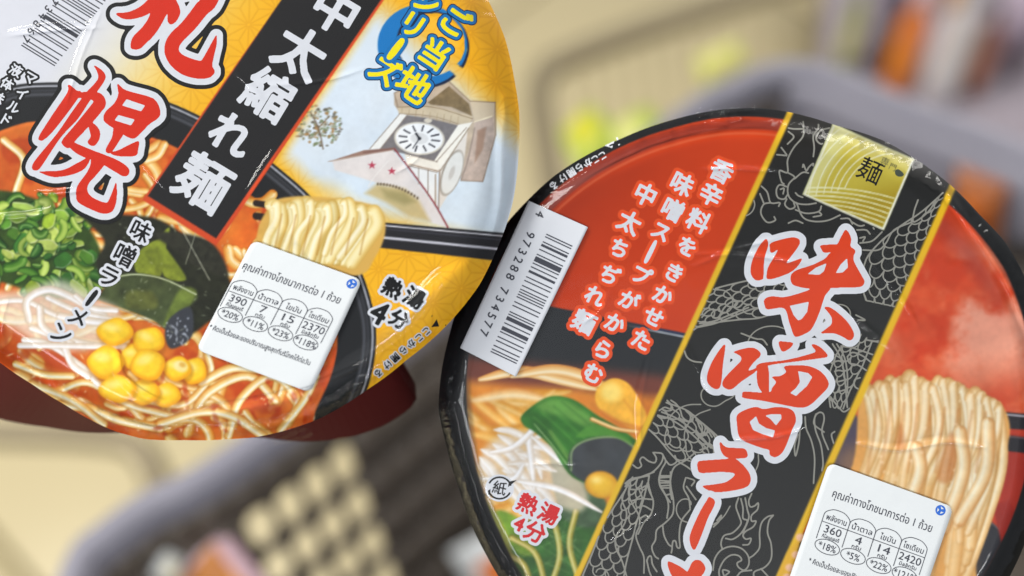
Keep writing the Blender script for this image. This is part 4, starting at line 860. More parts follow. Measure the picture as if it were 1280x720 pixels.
dz(1060, 250, 4, [(75, 250), (150, 250), (190, 215), (230, 150), (320, 110)], [(60, 215), (120, 205), (170, 160)], [(20, 110), (60, 130), (110, 120), (130, 145)], [(45, 150), (90, 150), (110, 170)], [(60, 190), (85, 185), (75, 205)], [(50, 600), (85, 600), (40, 575)], [(95, 700), (150, 710), (180, 720)], [(350, 0), (330, 60), (330, 110), (400, 60), (440, 0)])
dz(980, 430, 3.79, [(230, 0), (265, 60), (285, 140), (300, 300)], [(250, 0), (285, 60), (300, 140), (300, 230)], [(225, 90), (255, 80), (275, 85)], [(240, 130), (260, 125), (285, 130)], [(250, 180), (290, 170)], [(245, 230), (295, 215)], [(220, 250), (260, 300), (290, 320), (345, 270)], [(300, 60), (325, 40), (370, 55), (410, 85)], [(300, 60), (310, 90), (350, 100), (390, 125)], [(360, 160), (335, 170), (335, 200), (355, 215)],
   [(100, 345), (105, 400), (130, 460), (145, 540), (140, 660)], [(210, 500), (180, 420), (190, 360), (185, 330), (165, 325), (145, 350), (150, 410), (175, 480), (185, 560), (180, 600)], [(75, 410), (70, 470), (55, 530), (50, 480), (65, 430)], [(240, 415), (225, 430), (235, 470)], [(270, 10), (330, 20), (420, 50)])
dz(870, 410, 4, [(0, 460), (30, 490), (30, 540), (60, 520), (80, 545)], [(0, 530), (60, 590), (20, 610)], [(640, 520), (590, 480), (600, 430)], [(0, 510), (40, 560), (80, 600)])
scales([(1080, 420), (1062, 450), (1050, 480), (1046, 510)], [12, 18, 16, 8], 10, 3)
rd = random.Random(12)
for k in range(15):
    t = rd.random(); x, y = 960 - 250 * t + rd.uniform(-60, 190), 190 + 540 * t; a_ = rd.uniform(0, 6.28); sg = rd.choice([-1, 1]); dl([(x + (22 - 2.6 * j) * math.cos(a_ + sg * j * .62), y + (22 - 2.6 * j) * math.sin(a_ + sg * j * .62)) for j in range(8)], 1.5)
    dl([(x + (22 + j * 6) * math.cos(a_ - sg * j * .28), y + (22 + j * 6) * math.sin(a_ - sg * j * .28)) for j in range(6)], 1.5)
band = lambda p: ((p[:, 0] - 985) * .909 + (p[:, 1] - 143) * .4175 > 5) & ((p[:, 0] - 1190) * .9143 + (p[:, 1] - 235) * .405 < -5) & ~inside(p[:, 0], p[:, 1], [(1041, 152), (1146, 198), (1106, 291), (1000, 244)])
DL, DV = [], []
for P, w in zip(D, DW):
    m_ = band(P) & (cupB.rho(P) < .985); i = 0
    while i < len(P):
        if m_[i]:
            j = i
            while j < len(P) and m_[j]: j += 1
            if j - i > 1: DL.append(P[i:j]); DV.append(w)
            i = j
        else: i += 1
linework(cupB, 'dragon_drawing', DL, DV, .5, lidB, LAY, K_GREY)

RB = [(8.3, K_WHITE), (0.0, K_SCAR)]
z45 = lambda ox, oy, s: (lambda p: zoom(ox, oy, s, p))
title(cupB, 'title_character', z45(920, 270, 4.5), [
    [(165, 130), (178, 140), (180, 170), (160, 240), (155, 330), (150, 355), (115, 362), (90, 340), (82, 300), (95, 240), (130, 170)],
    [(190, 180), (200, 150), (300, 122), (345, 125), (360, 145), (345, 180), (300, 240), (285, 265), (320, 255), (362, 240), (370, 245), (345, 285), (300, 320), (220, 350), (180, 355), (172, 340), (180, 290), (215, 230), (235, 190), (210, 205), (195, 205)],
    [(575, 150), (595, 110), (615, 78), (635, 95), (648, 130), (645, 170), (672, 195), (660, 225), (650, 250), (600, 240), (540, 220)],
    [(478, 165), (560, 160), (600, 165), (640, 190), (600, 215), (540, 205), (495, 205), (480, 185)],
    [(540, 205), (650, 215), (665, 260), (715, 350), (722, 375), (700, 398), (620, 402), (530, 405), (430, 410), (340, 395), (312, 375), (308, 335), (340, 305), (430, 275), (500, 240)],
    [(160, 470), (200, 452), (280, 455), (400, 420), (450, 395), (530, 405), (500, 450), (470, 540), (440, 610), (410, 650), (350, 678), (325, 670), (300, 600), (270, 520), (180, 525), (162, 505)],
    [(497, 515), (530, 515), (580, 550), (630, 600), (660, 650), (662, 680), (640, 700), (600, 680), (550, 660), (478, 660), (500, 640), (535, 610), (540, 580), (525, 550)]],
    [[(400, 328), (450, 290), (510, 265), (495, 310), (470, 330)], [(560, 322), (590, 270), (625, 238), (630, 290), (600, 318)], [(302, 505), (410, 482), (400, 540), (370, 580), (350, 588), (325, 560)]], RB, lidB, z0=LAY * 2)
title(cupB, 'title_character', z45(870, 410, 4), [
    [(143, 82), (145, 110), (135, 180), (128, 260), (118, 298), (95, 305), (62, 280), (55, 240), (75, 180), (110, 120)],
    [(190, 118), (270, 98), (312, 112), (322, 138), (290, 170), (262, 212), (300, 200), (330, 180), (300, 215), (280, 232), (230, 265), (180, 305), (150, 303), (132, 285), (140, 255), (180, 210), (220, 170), (225, 145), (205, 130)],
    [(300, 195), (330, 175), (450, 160), (570, 130), (598, 115), (580, 90), (585, 80), (620, 95), (655, 130), (655, 145), (630, 150), (520, 165), (400, 180), (350, 190)],
    [(415, 68), (440, 68), (485, 75), (470, 100), (435, 118), (418, 95)],
    [(320, 185), (355, 185), (365, 230), (365, 300), (360, 325), (330, 320), (308, 280), (305, 220)],
    [(380, 245), (420, 240), (450, 220), (440, 195), (475, 187), (560, 190), (620, 215), (655, 255), (662, 290), (630, 330), (570, 385), (520, 398), (440, 385), (340, 365), (240, 350), (232, 335), (240, 318), (310, 322), (370, 320), (380, 300), (400, 270)],
    [(210, 430), (290, 395), (340, 405), (410, 395), (480, 410), (500, 460), (480, 510), (440, 610), (400, 645), (370, 635), (365, 610), (330, 600), (250, 570), (215, 540), (205, 480)]],
    [[(510, 215), (560, 225), (582, 245), (555, 290), (500, 340), (470, 325), (500, 300), (520, 270)], [(268, 470), (300, 440), (315, 478), (350, 500), (395, 512), (385, 548), (330, 530), (285, 510)], [(345, 438), (380, 430), (425, 432), (428, 452), (400, 488), (372, 455)]], RB, lidB, z0=LAY * 4.2)
title(cupB, 'title_character', z45(800, 540, 4), [
    [(400, 50), (430, 75), (480, 80), (525, 85), (538, 115), (525, 130), (470, 132), (430, 125), (405, 95)],
    [(290, 150), (330, 142), (430, 135), (470, 130), (520, 170), (550, 215), (550, 255), (520, 280), (430, 298), (360, 298), (315, 275), (320, 268), (370, 262), (430, 250), (470, 220), (465, 205), (400, 200), (310, 205), (290, 190)]], [], RB, lidB, z0=LAY * 6.4)
title(cupB, 'title_character', z45(800, 540, 4), [[(345, 325), (372, 340), (370, 370), (340, 430), (310, 510), (285, 570), (268, 590), (252, 560), (250, 515), (280, 440), (310, 380), (335, 340)]], [], RB, lidB, z0=LAY * 8.6)
title(cupB, 'title_character', z45(800, 540, 4), [[(138, 650), (180, 662), (225, 690), (290, 750), (310, 820), (280, 850), (230, 800), (160, 720)], [(262, 650), (295, 640), (322, 665), (322, 700), (270, 760), (180, 850), (90, 900), (70, 890), (150, 800), (230, 710)]], [], RB, lidB, z0=LAY * 10.8)
title(cupB, 'title_character', z45(800, 540, 4), [[(-20, 960), (20, 950), (60, 1000), (50, 1030), (10, 1010)], [(160, 960), (190, 990), (150, 1080), (60, 1150), (-30, 1180), (-50, 1150), (60, 1100)]], [], RB, lidB, z0=LAY * 2)
col1 = [('香', 902, 214), ('辛', 889, 243), ('料', 873, 276), ('を', 859, 308), ('き', 843, 341), ('か', 829, 369), ('せ', 817, 396), ('た', 802, 425)]
col2 = [('味', 853, 230), ('噌', 841, 262), ('ス', 826, 290), ('ー', 813, 315), ('プ', 803, 344), ('が', 787, 375), ('か', 769, 404), ('ら', 754, 437), ('む', 742, 467)]
col3 = [('中', 807, 243), ('太', 787, 278), ('ち', 774, 310), ('ぢ', 763, 343), ('れ', 744, 370), ('麺', 730, 402)]
for cl in (col1, col2, col3):
    it = [(c, x, y, 29 if c in '香辛料味噌中太麺' else 25, 27) for c, x, y in cl if c != 'ー']
    chars(cupB, 'slogan_column', it, [(5.4, K_GLOW2), (2.8, K_GLOW), (1.05, K_WHITE)], lidB, LAY, h=.33)
title(cupB, 'slogan_column', lambda p: p, [[(817, 302), (821, 304), (810, 327), (805, 326)]], [], [(4.6, K_GLOW2), (2.2, K_GLOW), (0, K_WHITE)], lidB, z0=LAY * 4.4, h=.35)
chars(cupB, 'cooking_time_lettering', [('熱', 660, 630, 26, 25), ('湯', 686, 642, 26, 25), ('4', 649, 655, 24, 25), ('分', 669, 665, 27, 25)], [(4.6, K_WHITE), (.9, K_CRIM)], lidB, LAY, h=.33)
chars(cupB, 'paper_mark', [('紙', 624.5, 610, 18, 14)], [(.3, K_BLACK)], lidB, LAY * 2, h=.25)
cupB.flat('paper_mark', np.array([(624.5 + 18 * math.cos(a), 610 + 17 * math.sin(a)) for a in np.linspace(0, 2 * math.pi, 40, endpoint=False)]), [40], K_WHITE, LAY, lidB)
linework(cupB, 'paper_mark', [np.array([(624.5 + 14.3 * math.cos(a), 610 + 13.5 * math.sin(a)) for a in np.linspace(s_, s_ + 2.35, 14)]) for s_ in (.5, 3.65)], 2.2, .3, lidB, LAY * 2, K_BLACK)
cupB.flat('paper_mark', np.array([(646, 600), (635, 609), (636, 602), (603, 620), (613, 611), (613, 618)]), [3, 3], K_BLACK, LAY * 2.5, lidB)
chars(cupB, 'emblem_character', [('麺', 1088, 213, 32, 24)], [(.2, K_BLACK)], lidB, LAY, h=.3)
chars(cupB, 'emblem_character', [('専', 1106, 202, 12, 24), ('門', 1116, 209, 10, 24)], [(.1, mat('olive ink', (120, 116, 60), .4))], lidB, LAY, h=.3)
title(cupB, 'emblem_character', lambda p: p, [[(1119, 213), (1124, 212), (1130, 218), (1126, 221), (1120, 219)]], [], [(0, mat('dark olive ink', (62, 72, 60), .4))], lidB, h=.4)
ob = [(x + 3.2, y + 5.5) for x, y in [(759, 184.5), (750, 189), (741, 193.5), (731.5, 198.5), (721, 204), (711, 210), (700, 217), (689, 226)]]
chars(cupB, 'opening_lettering', [(c, x, y, 11.5, 147 if i < 6 else 142) for i, (c, (x, y)) in enumerate(zip('ここから開ける', ob[1:]))], [(.35, K_WHITE)], lidB, LAY, h=.25)
cupB.flat('opening_arrow', np.array([(768, 176), (765, 185), (756, 182), (770, 172), (772, 171.5), (775, 181), (773, 182)]), [3, 4], K_WHITE, LAY, lidB)
# barcode sticker
bs = sheet(cupB, 'barcode_sticker', [(661, 251), (735, 284), (645, 471), (575, 435)], .6, cupB.root, STZ, mat('barcode sticker paper', (184, 187, 193), .5, .3, noise=.02, nscale=300))
o_, u_, v_ = np.array([661., 251.]), np.array([72.5, 34.]), np.array([-88., 185.])
bars(cupB, '4973288734577', o_ + u_ * .47 + v_ * .135, u_ * .45, v_ * .80, K_TXT, bs, STZ + .00014)
txt = [('4', .045)] + [(c, .185 + i * .0565) for i, c in enumerate('973288')] + [(c, .56 + i * .057) for i, c in enumerate('734577')]
chars(cupB, 'barcode_digits', [(c, *(o_ + u_ * .25 + v_ * t), 15.5, 115.4) for c, t in txt], [(.3, K_TXT)], bs, STZ + .00014, h=.25)
fb = frame((1036, 578), (1192, 634), (987, 728), 0, 0)
sticker(cupB, (fb[0] * 1.02, np.array([1041., 617.])), [('360', '18%'), ('4', '5%'), ('14', '22%'), ('2420', '121%')], [(1036, 578), (1192, 634), (1140, 786), (984, 730)], STZ)

# ------------------------------------------------------------------ clear shrink wrap, with folds and puckers
def wrap(cup, lift, seed, ridges, edgeamp, calm, mat_, crimp):
    def zf(P):
        x, y = P[:, 0], P[:, 1]; q = cup.rho(P)
        z = lift + .00035 * (fbm(x, y, 120, 2, seed) - .5) + .00006 * (fbm(x, y, 26, 2, seed + 1) - .5)
        e = smooth((q - .90) / .09)
        for c_ in calm:
            d, _, _ = segd(x[None], y[None], np.vstack([c_, c_[:1]])); d = np.where(inside(x, y, c_), 0, d[0]); e = e * smooth(d / 14)
        z = z + e * edgeamp * .8 * (fbm(x, y, 26, 2, seed + 5) - .5) + e * .0006 * (fbm(x, y, 60, 2, seed + 7) - .5); th = np.arctan2(y - cup.cy, x - cup.cx)
        z = z + crimp(th, x, y) * np.exp(-((q - .972) / .014) ** 2) * 3.0 * edgeamp * (np.abs(fbm(x, y, 8, 3, seed + 2) - .5) * 2 + .3)
        rc = random.Random(seed)
        for k in range(16):
            ang = rc.uniform(0, 6.28); q0 = rc.uniform(.1, .9); r_ = cup.r(ang) * q0; px, py = cup.cx + r_ * math.cos(ang), cup.cy + r_ * math.sin(ang); d_ = ang + rc.choice([1.3, 1.6, .3, 2.4]) ; ll = rc.uniform(25, 80); bd = rc.uniform(-12, 12)
            cr = cat([(px - ll * math.cos(d_), py - ll * math.sin(d_)), (px + bd, py + bd * .6), (px + ll * math.cos(d_), py + ll * math.sin(d_))], 5); mk = (np.abs(x - px) < 110) & (np.abs(y - py) < 110)
            if mk.any(): d, _, t = segd(x[None, mk], y[None, mk], cr); z[mk] = z[mk] + rc.uniform(.00014, .00042) * np.exp(-(d[0] / 2.3) ** 2) * np.sin(np.pi * np.clip(t[0], .01, .99))
        for pts, w, a in ridges:
            P_ = cat(pts, 6); d, _, t = segd(x[None], y[None], P_); d = d[0]; t = t[0]; z = z + a * np.exp(-(d / w) ** 2) * np.sin(np.pi * np.clip(t, .02, .98)) ** .5
        return z
    f = cup.grid('shrink_wrap', mat_, 2.0, zf, cup.root)
    return f
FM = mat_film('clear shrink wrap')
wrap(cupA, .0007, 91, [([(130, 500), (180, 525), (250, 512), (330, 498), (400, 478), (450, 456), (510, 412), (560, 350)], 2.6, .0007), ([(140, 430), (150, 470), (190, 500), (240, 512)], 4, .0006), ([(500, 395), (550, 345), (590, 320)], 8, .0008), ([(630, 120), (624, 180), (622, 250), (610, 300)], 6, .0009), ([(0, 430), (60, 480), (130, 520), (200, 540)], 3, .0006)], .0009, [np.array([(560, 60), (670, 60), (670, 330), (560, 330)], float)], FM, lambda t, x, y: smooth((y - 430) / 60) * .9)
# crumpled tail of the wrap hanging below the yellow lid
g = np.linspace(0, 1, 16); U, W = np.meshgrid(g, g); q4 = [np.array(p, float) for p in [(330, 540), (384, 528), (392, 546), (345, 558)]]
pp = ((q4[0] * (1 - U[..., None]) + q4[1] * U[..., None]) * (1 - W[..., None]) + (q4[3] * (1 - U[..., None]) + q4[2] * U[..., None]) * W[..., None]).reshape(-1, 2)
V = cupA.pos(pp, -.003 - .004 * W.ravel() + .0022 * fbm(pp[:, 0], pp[:, 1], 9, 3, 77), False)
link('shrink_wrap_tail', pydata('shrink_wrap_tail', V, [(j * 16 + i, (j + 1) * 16 + i, (j + 1) * 16 + i + 1, j * 16 + i + 1) for j in range(15) for i in range(15)], [mat_film('crumpled clear wrap', .12, .3)], smooth=True), cupA.root)
for q4, sd in (([(548, 498), (566, 500), (572, 522), (549, 528)], 5), ([(868, 136), (905, 131), (915, 140), (872, 147)], 8), ([(905, 131), (945, 130), (948, 137), (912, 140)], 9)):
    g = np.linspace(0, 1, 22); U, W = np.meshgrid(g, g); q4 = [np.array(p, float) for p in q4]
    pp = ((q4[0] * (1 - U[..., None]) + q4[1] * U[..., None]) * (1 - W[..., None]) + (q4[3] * (1 - U[..., None]) + q4[2] * U[..., None]) * W[..., None]).reshape(-1, 2)
    V = cupB.pos(pp, -.0022 + .0024 * (fbm(pp[:, 0], pp[:, 1], 7, 3, 70 + sd) - .3), False)
    link('shrink_wrap_pucker', pydata('shrink_wrap_pucker', V, [(j * 22 + i, (j + 1) * 22 + i, (j + 1) * 22 + i + 1, j * 22 + i + 1) for j in range(21) for i in range(21)], [FM], smooth=True), cupB.root)
wrap(cupB, .0007, 95, [([(1175, 225), (1200, 265), (1232, 310), (1262, 360), (1290, 430)], 4, .0011), ([(690, 240), (760, 200), (850, 165), (960, 152)], 3, .0005), ([(1070, 550), (1120, 558), (1180, 548), (1230, 556)], 3, .0005), ([(556, 470), (562, 520), (580, 590), (600, 650), (620, 700)], 2.5, .0008)], .0011, [np.array([(661, 251), (735, 284), (645, 471), (575, 435)], float)], FM, lambda t, x, y: smooth((y - 490) / 30) * (x < 760) + smooth((930 - x) / 40) * smooth((x - 880) / 20) * (y < 200) + .15)
# ------------------------------------------------------------------ floor of square tiles
def box(name, lo, hi, m, parent=None, bev=0.0, **props):
    x0, y0, z0 = lo; x1, y1, z1 = hi; b = min(bev, (x1 - x0) / 3, (y1 - y0) / 3, (z1 - z0) / 2.01)
    if b <= 0:
        V = [(x, y, z) for z in (z0, z1) for y in (y0, y1) for x in (x0, x1)]; F = [(0, 2, 3, 1), (4, 5, 7, 6), (0, 1, 5, 4), (2, 6, 7, 3), (0, 4, 6, 2), (1, 3, 7, 5)]
    else:
        def ring(e, z): return [(x0 + e, y0 + e, z), (x1 - e, y0 + e, z), (x1 - e, y1 - e, z), (x0 + e, y1 - e, z)]
        V = ring(b, z0) + ring(0, z0 + b) + ring(0, z1 - b) + ring(b, z1); F = [(3, 2, 1, 0), (12, 13, 14, 15)]
        for k in range(3):
            for i in range(4): F.append((4 * k + i, 4 * k + (i + 1) % 4, 4 * k + 4 + (i + 1) % 4, 4 * k + 4 + i))
    return link(name, pydata(name, V, F, [m]), parent, **props)
grout = mat('tile grout', (104, 92, 62), .9, .2, noise=.2, nscale=20)
floor = link('floor', pydata('floor', [(-9, -8, -.004), (9, -8, -.004), (9, 12, -.004), (-9, 12, -.004)], [(0, 1, 2, 3)], [grout]), None, kind='structure')
tile_m = mat('beige floor tile', (190, 176, 138), .38, .4, noise=.06, nscale=3.2)
a45 = R(-45); seam = np.array([-.509, .606]); dx_, dy_ = np.array([math.cos(a45), math.sin(a45)]), np.array([-math.sin(a45), math.cos(a45)])
tb = box('tile', (0, 0, -.012), (.592, .592, 0), tile_m, floor, .002); first = True
for i in range(-5, 5):
    for j in range(-4, 5):
        p = seam + dx_ * (.6 * i - .2) + dy_ * (.6 * j + .004)
        if not (-2.6 < p[0] < 2.6 and -1.4 < p[1] < 3.4): continue
        o = tb if first else tb.copy()
        if not first: COL.objects.link(o)
        first = False; o.location = (p[0], p[1], 0); o.rotation_euler = (0, 0, a45); o.parent = floor

# ------------------------------------------------------------------ shopping basket
def ringline(P, closed=True):
    P = np.asarray(P, float); T = np.roll(P, -1, 0) - np.roll(P, 1, 0); T /= np.linalg.norm(T, axis=1)[:, None]; return P, np.stack([T[:, 1], -T[:, 0]], 1)
ctrl = [(-.214, .225), (-.208, .278), (-.195, .295), (-.177, .311), (-.14, .336), (-.02, .448), (.099, .56), (.12, .575), (.144, .59), (.169, .595), (.193, .588), (.228, .566), (.29, .532), (.40, .465), (.445, .43), (.468, .38), (.455, .33), (.34, .20), (.22, .07), (.17, .03), (.11, .02), (.04, .04), (-.08, .11), (-.18, .17), (-.205, .195)]
BP = cat(ctrl, 8, True)
L_ = np.concatenate([[0], np.cumsum(np.hypot(*(np.roll(BP, -1, 0) - BP).T))]); NB = 260; q_ = np.linspace(0, L_[-1], NB, endpoint=False); BC = np.vstack([BP, BP[:1]])
BP = np.stack([np.interp(q_, L_, BC[:, 0]), np.interp(q_, L_, BC[:, 1])], 1); BP, BN = ringline(BP)
if ((BP + BN * .01 - BP.mean(0)) ** 2).sum() > ((BP - BP.mean(0)) ** 2).sum(): BN = -BN      # BN points inwards
lav = mat('lavender grey basket plastic', (132, 130, 140), .42, .45, noise=.05, nscale=40, bump=.15, bscale=300)
lav_shade = mat('shade-toned basket plastic', (86, 78, 70), .5, .4, noise=.06, nscale=30, bump=.15, bscale=300)  # darker colour stands in for the shade on the inner walls and floor
bk = empty('shopping_basket', Matrix.Translation((.1, .3, .5)), label='lavender grey plastic shopping basket with slotted walls toned dark as shade under both cups', category='shopping basket')
bo = np.array([.1, .3, .5])
def brings(name, rings, m, close=False):
    V = []; F = []
    for off, z in rings: P = BP + BN * off; V.append(np.column_stack([P, np.full(NB, z)]) - bo)
    for k in range(len(rings) - 1):
        for i in range(NB): j = (i + 1) % NB; F.append((k * NB + i, k * NB + j, (k + 1) * NB + j, (k + 1) * NB + i))
    if close: F.append(tuple(range((len(rings) - 1) * NB, len(rings) * NB)))
    return link(name, pydata(name, np.vstack(V), F, [m], smooth=True), bk)
brings('rim', [(.008, .712), (0, .712), (-.002, .730), (.001, .738), (.005, .742), (.010, .741), (.014, .736), (.016, .728), (.0175, .717), (.015, .716), (.010, .718), (.008, .712)], lav)
brings('basket_floor', [(.058, .512), (.062, .508), (.10, .506)], lav_shade, True)
# walls as cells, some of them opened by rounded slots
lev = [.724, .708, .6715, .635, .5985, .562, .512]
def woff(z): return .0175 + (.724 - z) * .2
W4 = np.array([-.14, .336]); wd = np.array([.7307, .6827]); w0 = on_z((302, 622), .690)[0][:2]; s_first = (w0 - W4) @ wd - .0085
V, F = [], []
def wv(s, z):
    s = s % L_[-1]; i = s / L_[-1] * NB; a = int(i) % NB; f = i - int(i); b = (a + 1) % NB; o_ = woff(z)
    p = (BP[a] + BN[a] * o_) * (1 - f) + (BP[b] + BN[b] * o_) * f; V.append((p[0] - bo[0], p[1] - bo[1], z - bo[2])); return len(V) - 1
sW4 = q_[np.argmin(((BP - W4) ** 2).sum(1))]; s0 = sW4 + s_first; cell = .0172; ncell = int(L_[-1] / cell); cell = L_[-1] / ncell
for c in range(ncell):
    sa = s0 + c * cell; sb = sa + cell; op = (c % 16) < 4
    for k in range(len(lev) - 1):
        za, zb = lev[k], lev[k + 1]
        if k in (0, 5) or not op or (c % 16) + 4 * 0 > 3: F.append((wv(sa, za), wv(sb, za), wv(sb, zb), wv(sa, zb))); continue
        hx, hz = .0066, .0160; cs, cz = (sa + sb) / 2, (za + zb) / 2; hz = min(hz, (za - zb) / 2 - .004)
        oc = [(-hx, hz - .004), (-hx + .0035, hz), (hx - .0035, hz), (hx, hz - .004), (hx, -hz + .004), (hx - .0035, -hz), (-hx + .0035, -hz), (-hx, -hz + .004)]
        o8 = [wv(cs + x, cz + z_) for x, z_ in oc]; A_, B_, C_, D_ = wv(sa, za), wv(sb, za), wv(sb, zb), wv(sa, zb)
        F += [(A_, B_, o8[2], o8[1]), (B_, o8[3], o8[2]), (B_, C_, o8[4], o8[3]), (C_, o8[5], o8[4]), (C_, D_, o8[6], o8[5]), (D_, o8[7], o8[6]), (D_, A_, o8[0], o8[7]), (A_, o8[1], o8[0])]
wall_o = link('slotted_wall', pydata('slotted_wall', V, F, [lav_shade]), bk)
sm = wall_o.modifiers.new('thickness', 'SOLIDIFY'); sm.thickness = .0028; sm.offset = 0

# carrying handle folded flat against the far side
hs = [i for i in range(NB) if (BP[i, 0] > .15 and BP[i, 1] > .40)]; hs.sort(key=lambda i: BP[i, 0]); V, F = [], []
prof = [(.019, .733), (.022, .739), (.027, .740), (.030, .735), (.034, .700), (.033, .694), (.029, .693), (.026, .698)]
for k, i in enumerate(hs):
    for off, z in prof: p = BP[i] + BN[i] * off; V.append((p[0] - bo[0], p[1] - bo[1], z - bo[2]))
m_ = len(prof)
for k in range(len(hs) - 1):
    for j in range(m_): F.append((k * m_ + j, k * m_ + (j + 1) % m_, (k + 1) * m_ + (j + 1) % m_, (k + 1) * m_ + j))
F += [tuple(range(m_)), tuple(range((len(hs) - 1) * m_, len(hs) * m_))[::-1]]
link('handle', pydata('handle', V, F, [lav]), bk)

# ------------------------------------------------------------------ shopping cart frame below
def tube_mesh(name, pts, r, m, parent, n=10, steps=8):
    P = cat3(pts, steps); V, F = [], []
    for i in range(len(P)):
        t = P[min(i + 1, len(P) - 1)] - P[max(i - 1, 0)]; t /= np.linalg.norm(t); u = np.cross(t, [0, 0, 1.0]) if abs(t[2]) < .9 else np.cross(t, [1.0, 0, 0]); u /= np.linalg.norm(u); w = np.cross(t, u)
        for k in range(n): a = 2 * math.pi * k / n; V.append(P[i] + r * (u * math.cos(a) + w * math.sin(a)))
    for i in range(len(P) - 1):
        for k in range(n): F.append((i * n + k, i * n + (k + 1) % n, (i + 1) * n + (k + 1) % n, (i + 1) * n + k))
    F += [tuple(range(n))[::-1], tuple(range((len(P) - 1) * n, len(P) * n))]
    return link(name, pydata(name, V, F, [m], smooth=True), parent)
def cat3(pts, n):
    P = np.asarray(pts, float)
    if len(P) < 3: return P
    Q = np.vstack([2 * P[:1] - P[1:2], P, 2 * P[-1:] - P[-2:-1]]); out = []
    for i in range(len(Q) - 3):
        a, b, c, d = Q[i:i + 4]
        for t in np.linspace(0, 1, n, endpoint=False): out.append(0.5 * (2 * b + (c - a) * t + (2 * a - 5 * b + 4 * c - d) * t * t + (3 * b - a - 3 * c + d) * t ** 3))
    return np.array(out + [P[-1]])
steel = mat('dull steel tube', (142, 130, 104), .45, .5, noise=.08, nscale=30, metal=.35)
wire_m = mat('cart wire', (176, 162, 124), .45, .5, metal=.2)
cart = empty('shopping_cart', Matrix.Translation((0, 0, 0)), label='steel shopping cart frame with thin wires showing below the grey basket', category='shopping cart')
zz = .40
def rail(px, z, r, nm='frame_rail'): return tube_mesh(nm, [on_z([p], z)[0] for p in px], r, steel, cart)
rail([(1500, -200), (1250, -110), (960, -14), (800, 40), (710, 74), (682, 92), (674, 120), (680, 170), (692, 240), (720, 330), (780, 480)], zz, .0125)
rail([(-400, 532), (-200, 536), (0, 541), (110, 545), (165, 556), (192, 590), (205, 650), (220, 760), (230, 1000)], .44, .011)
for i in range(11):
    x = 716 + i * 24; y = 70 - i * 8.6
    a = on_z([(x, y)], zz)[0]; b = on_z([(x + 22, y + 230)], zz - .03)[0]; tube_mesh('wire', [a, b], .0016, wire_m, cart, 6)

# ------------------------------------------------------------------ packets lying in and beside the basket
def pouch(name, corners, depths, bulge, m_foil, m_print, win, seed, **props):
    """a sealed pillow pouch whose four corners stand where rays through the given print points meet the given distances"""
    C4 = np.array([at_depth(x, y, d) for (x, y), d in zip(corners, depths)]); o = C4.mean(0); n = np.cross(C4[1] - C4[0], C4[3] - C4[0]); n /= np.linalg.norm(n)
    if n @ (CAM - o) < 0: n = -n
    N = 18; g = np.linspace(0, 1, N); U, Vv = np.meshgrid(g, g); rs = np.random.RandomState(seed)
    Pp = (C4[0] * (1 - U)[..., None] + C4[1] * U[..., None]) * (1 - Vv)[..., None] + (C4[3] * (1 - U)[..., None] + C4[2] * U[..., None]) * Vv[..., None]
    prof = (np.clip(np.sin(math.pi * U), 0, 1) * np.clip(np.sin(math.pi * Vv), 0, 1)) ** .45; wr = (rs.rand(N, N) - .5) * .0022 + .0012 * np.sin(U * 40 + 3 * Vv)
    def side(sg, ex=0): return (Pp + n * ((bulge * prof + wr * prof) * sg + ex)[..., None] - o).reshape(-1, 3)
    V = np.vstack([side(1), side(-1)]); F = []
    for j in range(N - 1):
        for i in range(N - 1):
            a = j * N + i; F.append((a, a + 1, a + N + 1, a + N)); F.append((N * N + a, N * N + a + N, N * N + a + N + 1, N * N + a + 1))
    root = empty(name, Matrix.Translation(o), **props); link('foil_bag', pydata('foil_bag', V, F, [m_foil], smooth=True), root)
    i0, i1, j0, j1 = win; Vf = side(1, .0006).reshape(N, N, 3)[j0:j1, i0:i1]; h, w = Vf.shape[:2]
    F = [(j * w + i, j * w + i + 1, (j + 1) * w + i + 1, (j + 1) * w + i) for j in range(h - 1) for i in range(w - 1)]
    link('printed_panel', pydata('printed_panel', Vf.reshape(-1, 3), F, [m_print], smooth=True), root); return root
def mix2(name, c1, c2, sc, rough=.35):
    m = mat(name, c1, rough, .5); nt = m.node_tree; b = nt.nodes['Principled BSDF']; tc = nt.nodes.new('ShaderNodeTexCoord'); n = nt.nodes.new('ShaderNodeTexNoise'); n.inputs['Scale'].default_value = sc
    r = nt.nodes.new('ShaderNodeValToRGB'); r.color_ramp.elements[0].color = rgba(c1); r.color_ramp.elements[1].color = rgba(c2); r.color_ramp.elements[0].position = .42; r.color_ramp.elements[1].position = .58
    nt.links.new(tc.outputs['Object'], n.inputs['Vector']); nt.links.new(n.outputs['Fac'], r.inputs[0]); nt.links.new(r.outputs[0], b.inputs['Base Color']); return m
pink = mat('pinkish foil', (214, 178, 186), .3, .6); whitef = mat('white foil', (206, 208, 206), .32, .6); lime = mat('lime film', (168, 184, 70), .4, .4); pale = mat('pale film', (206, 204, 128), .4, .4)
pouch('snack_bag', [(262, 640), (345, 742), (262, 850), (176, 742)], [.705, .72, .73, .715], .012, pink, mix2('amber snack print', (216, 140, 26), (150, 74, 8), 26), (3, 16, 2, 16), 3,
      label='pink snack bag with an amber panel lying in the basket at the lower left', category='snack bag')
pouch('snack_bag', [(203, 680), (232, 700), (214, 740), (186, 720)], [.69, .70, .70, .69], .006, whitef, mat('cream print', (220, 212, 184), .5), (4, 14, 4, 14), 5,
      label='small cream white packet tucked beside the pink snack bag in the basket', category='packet')
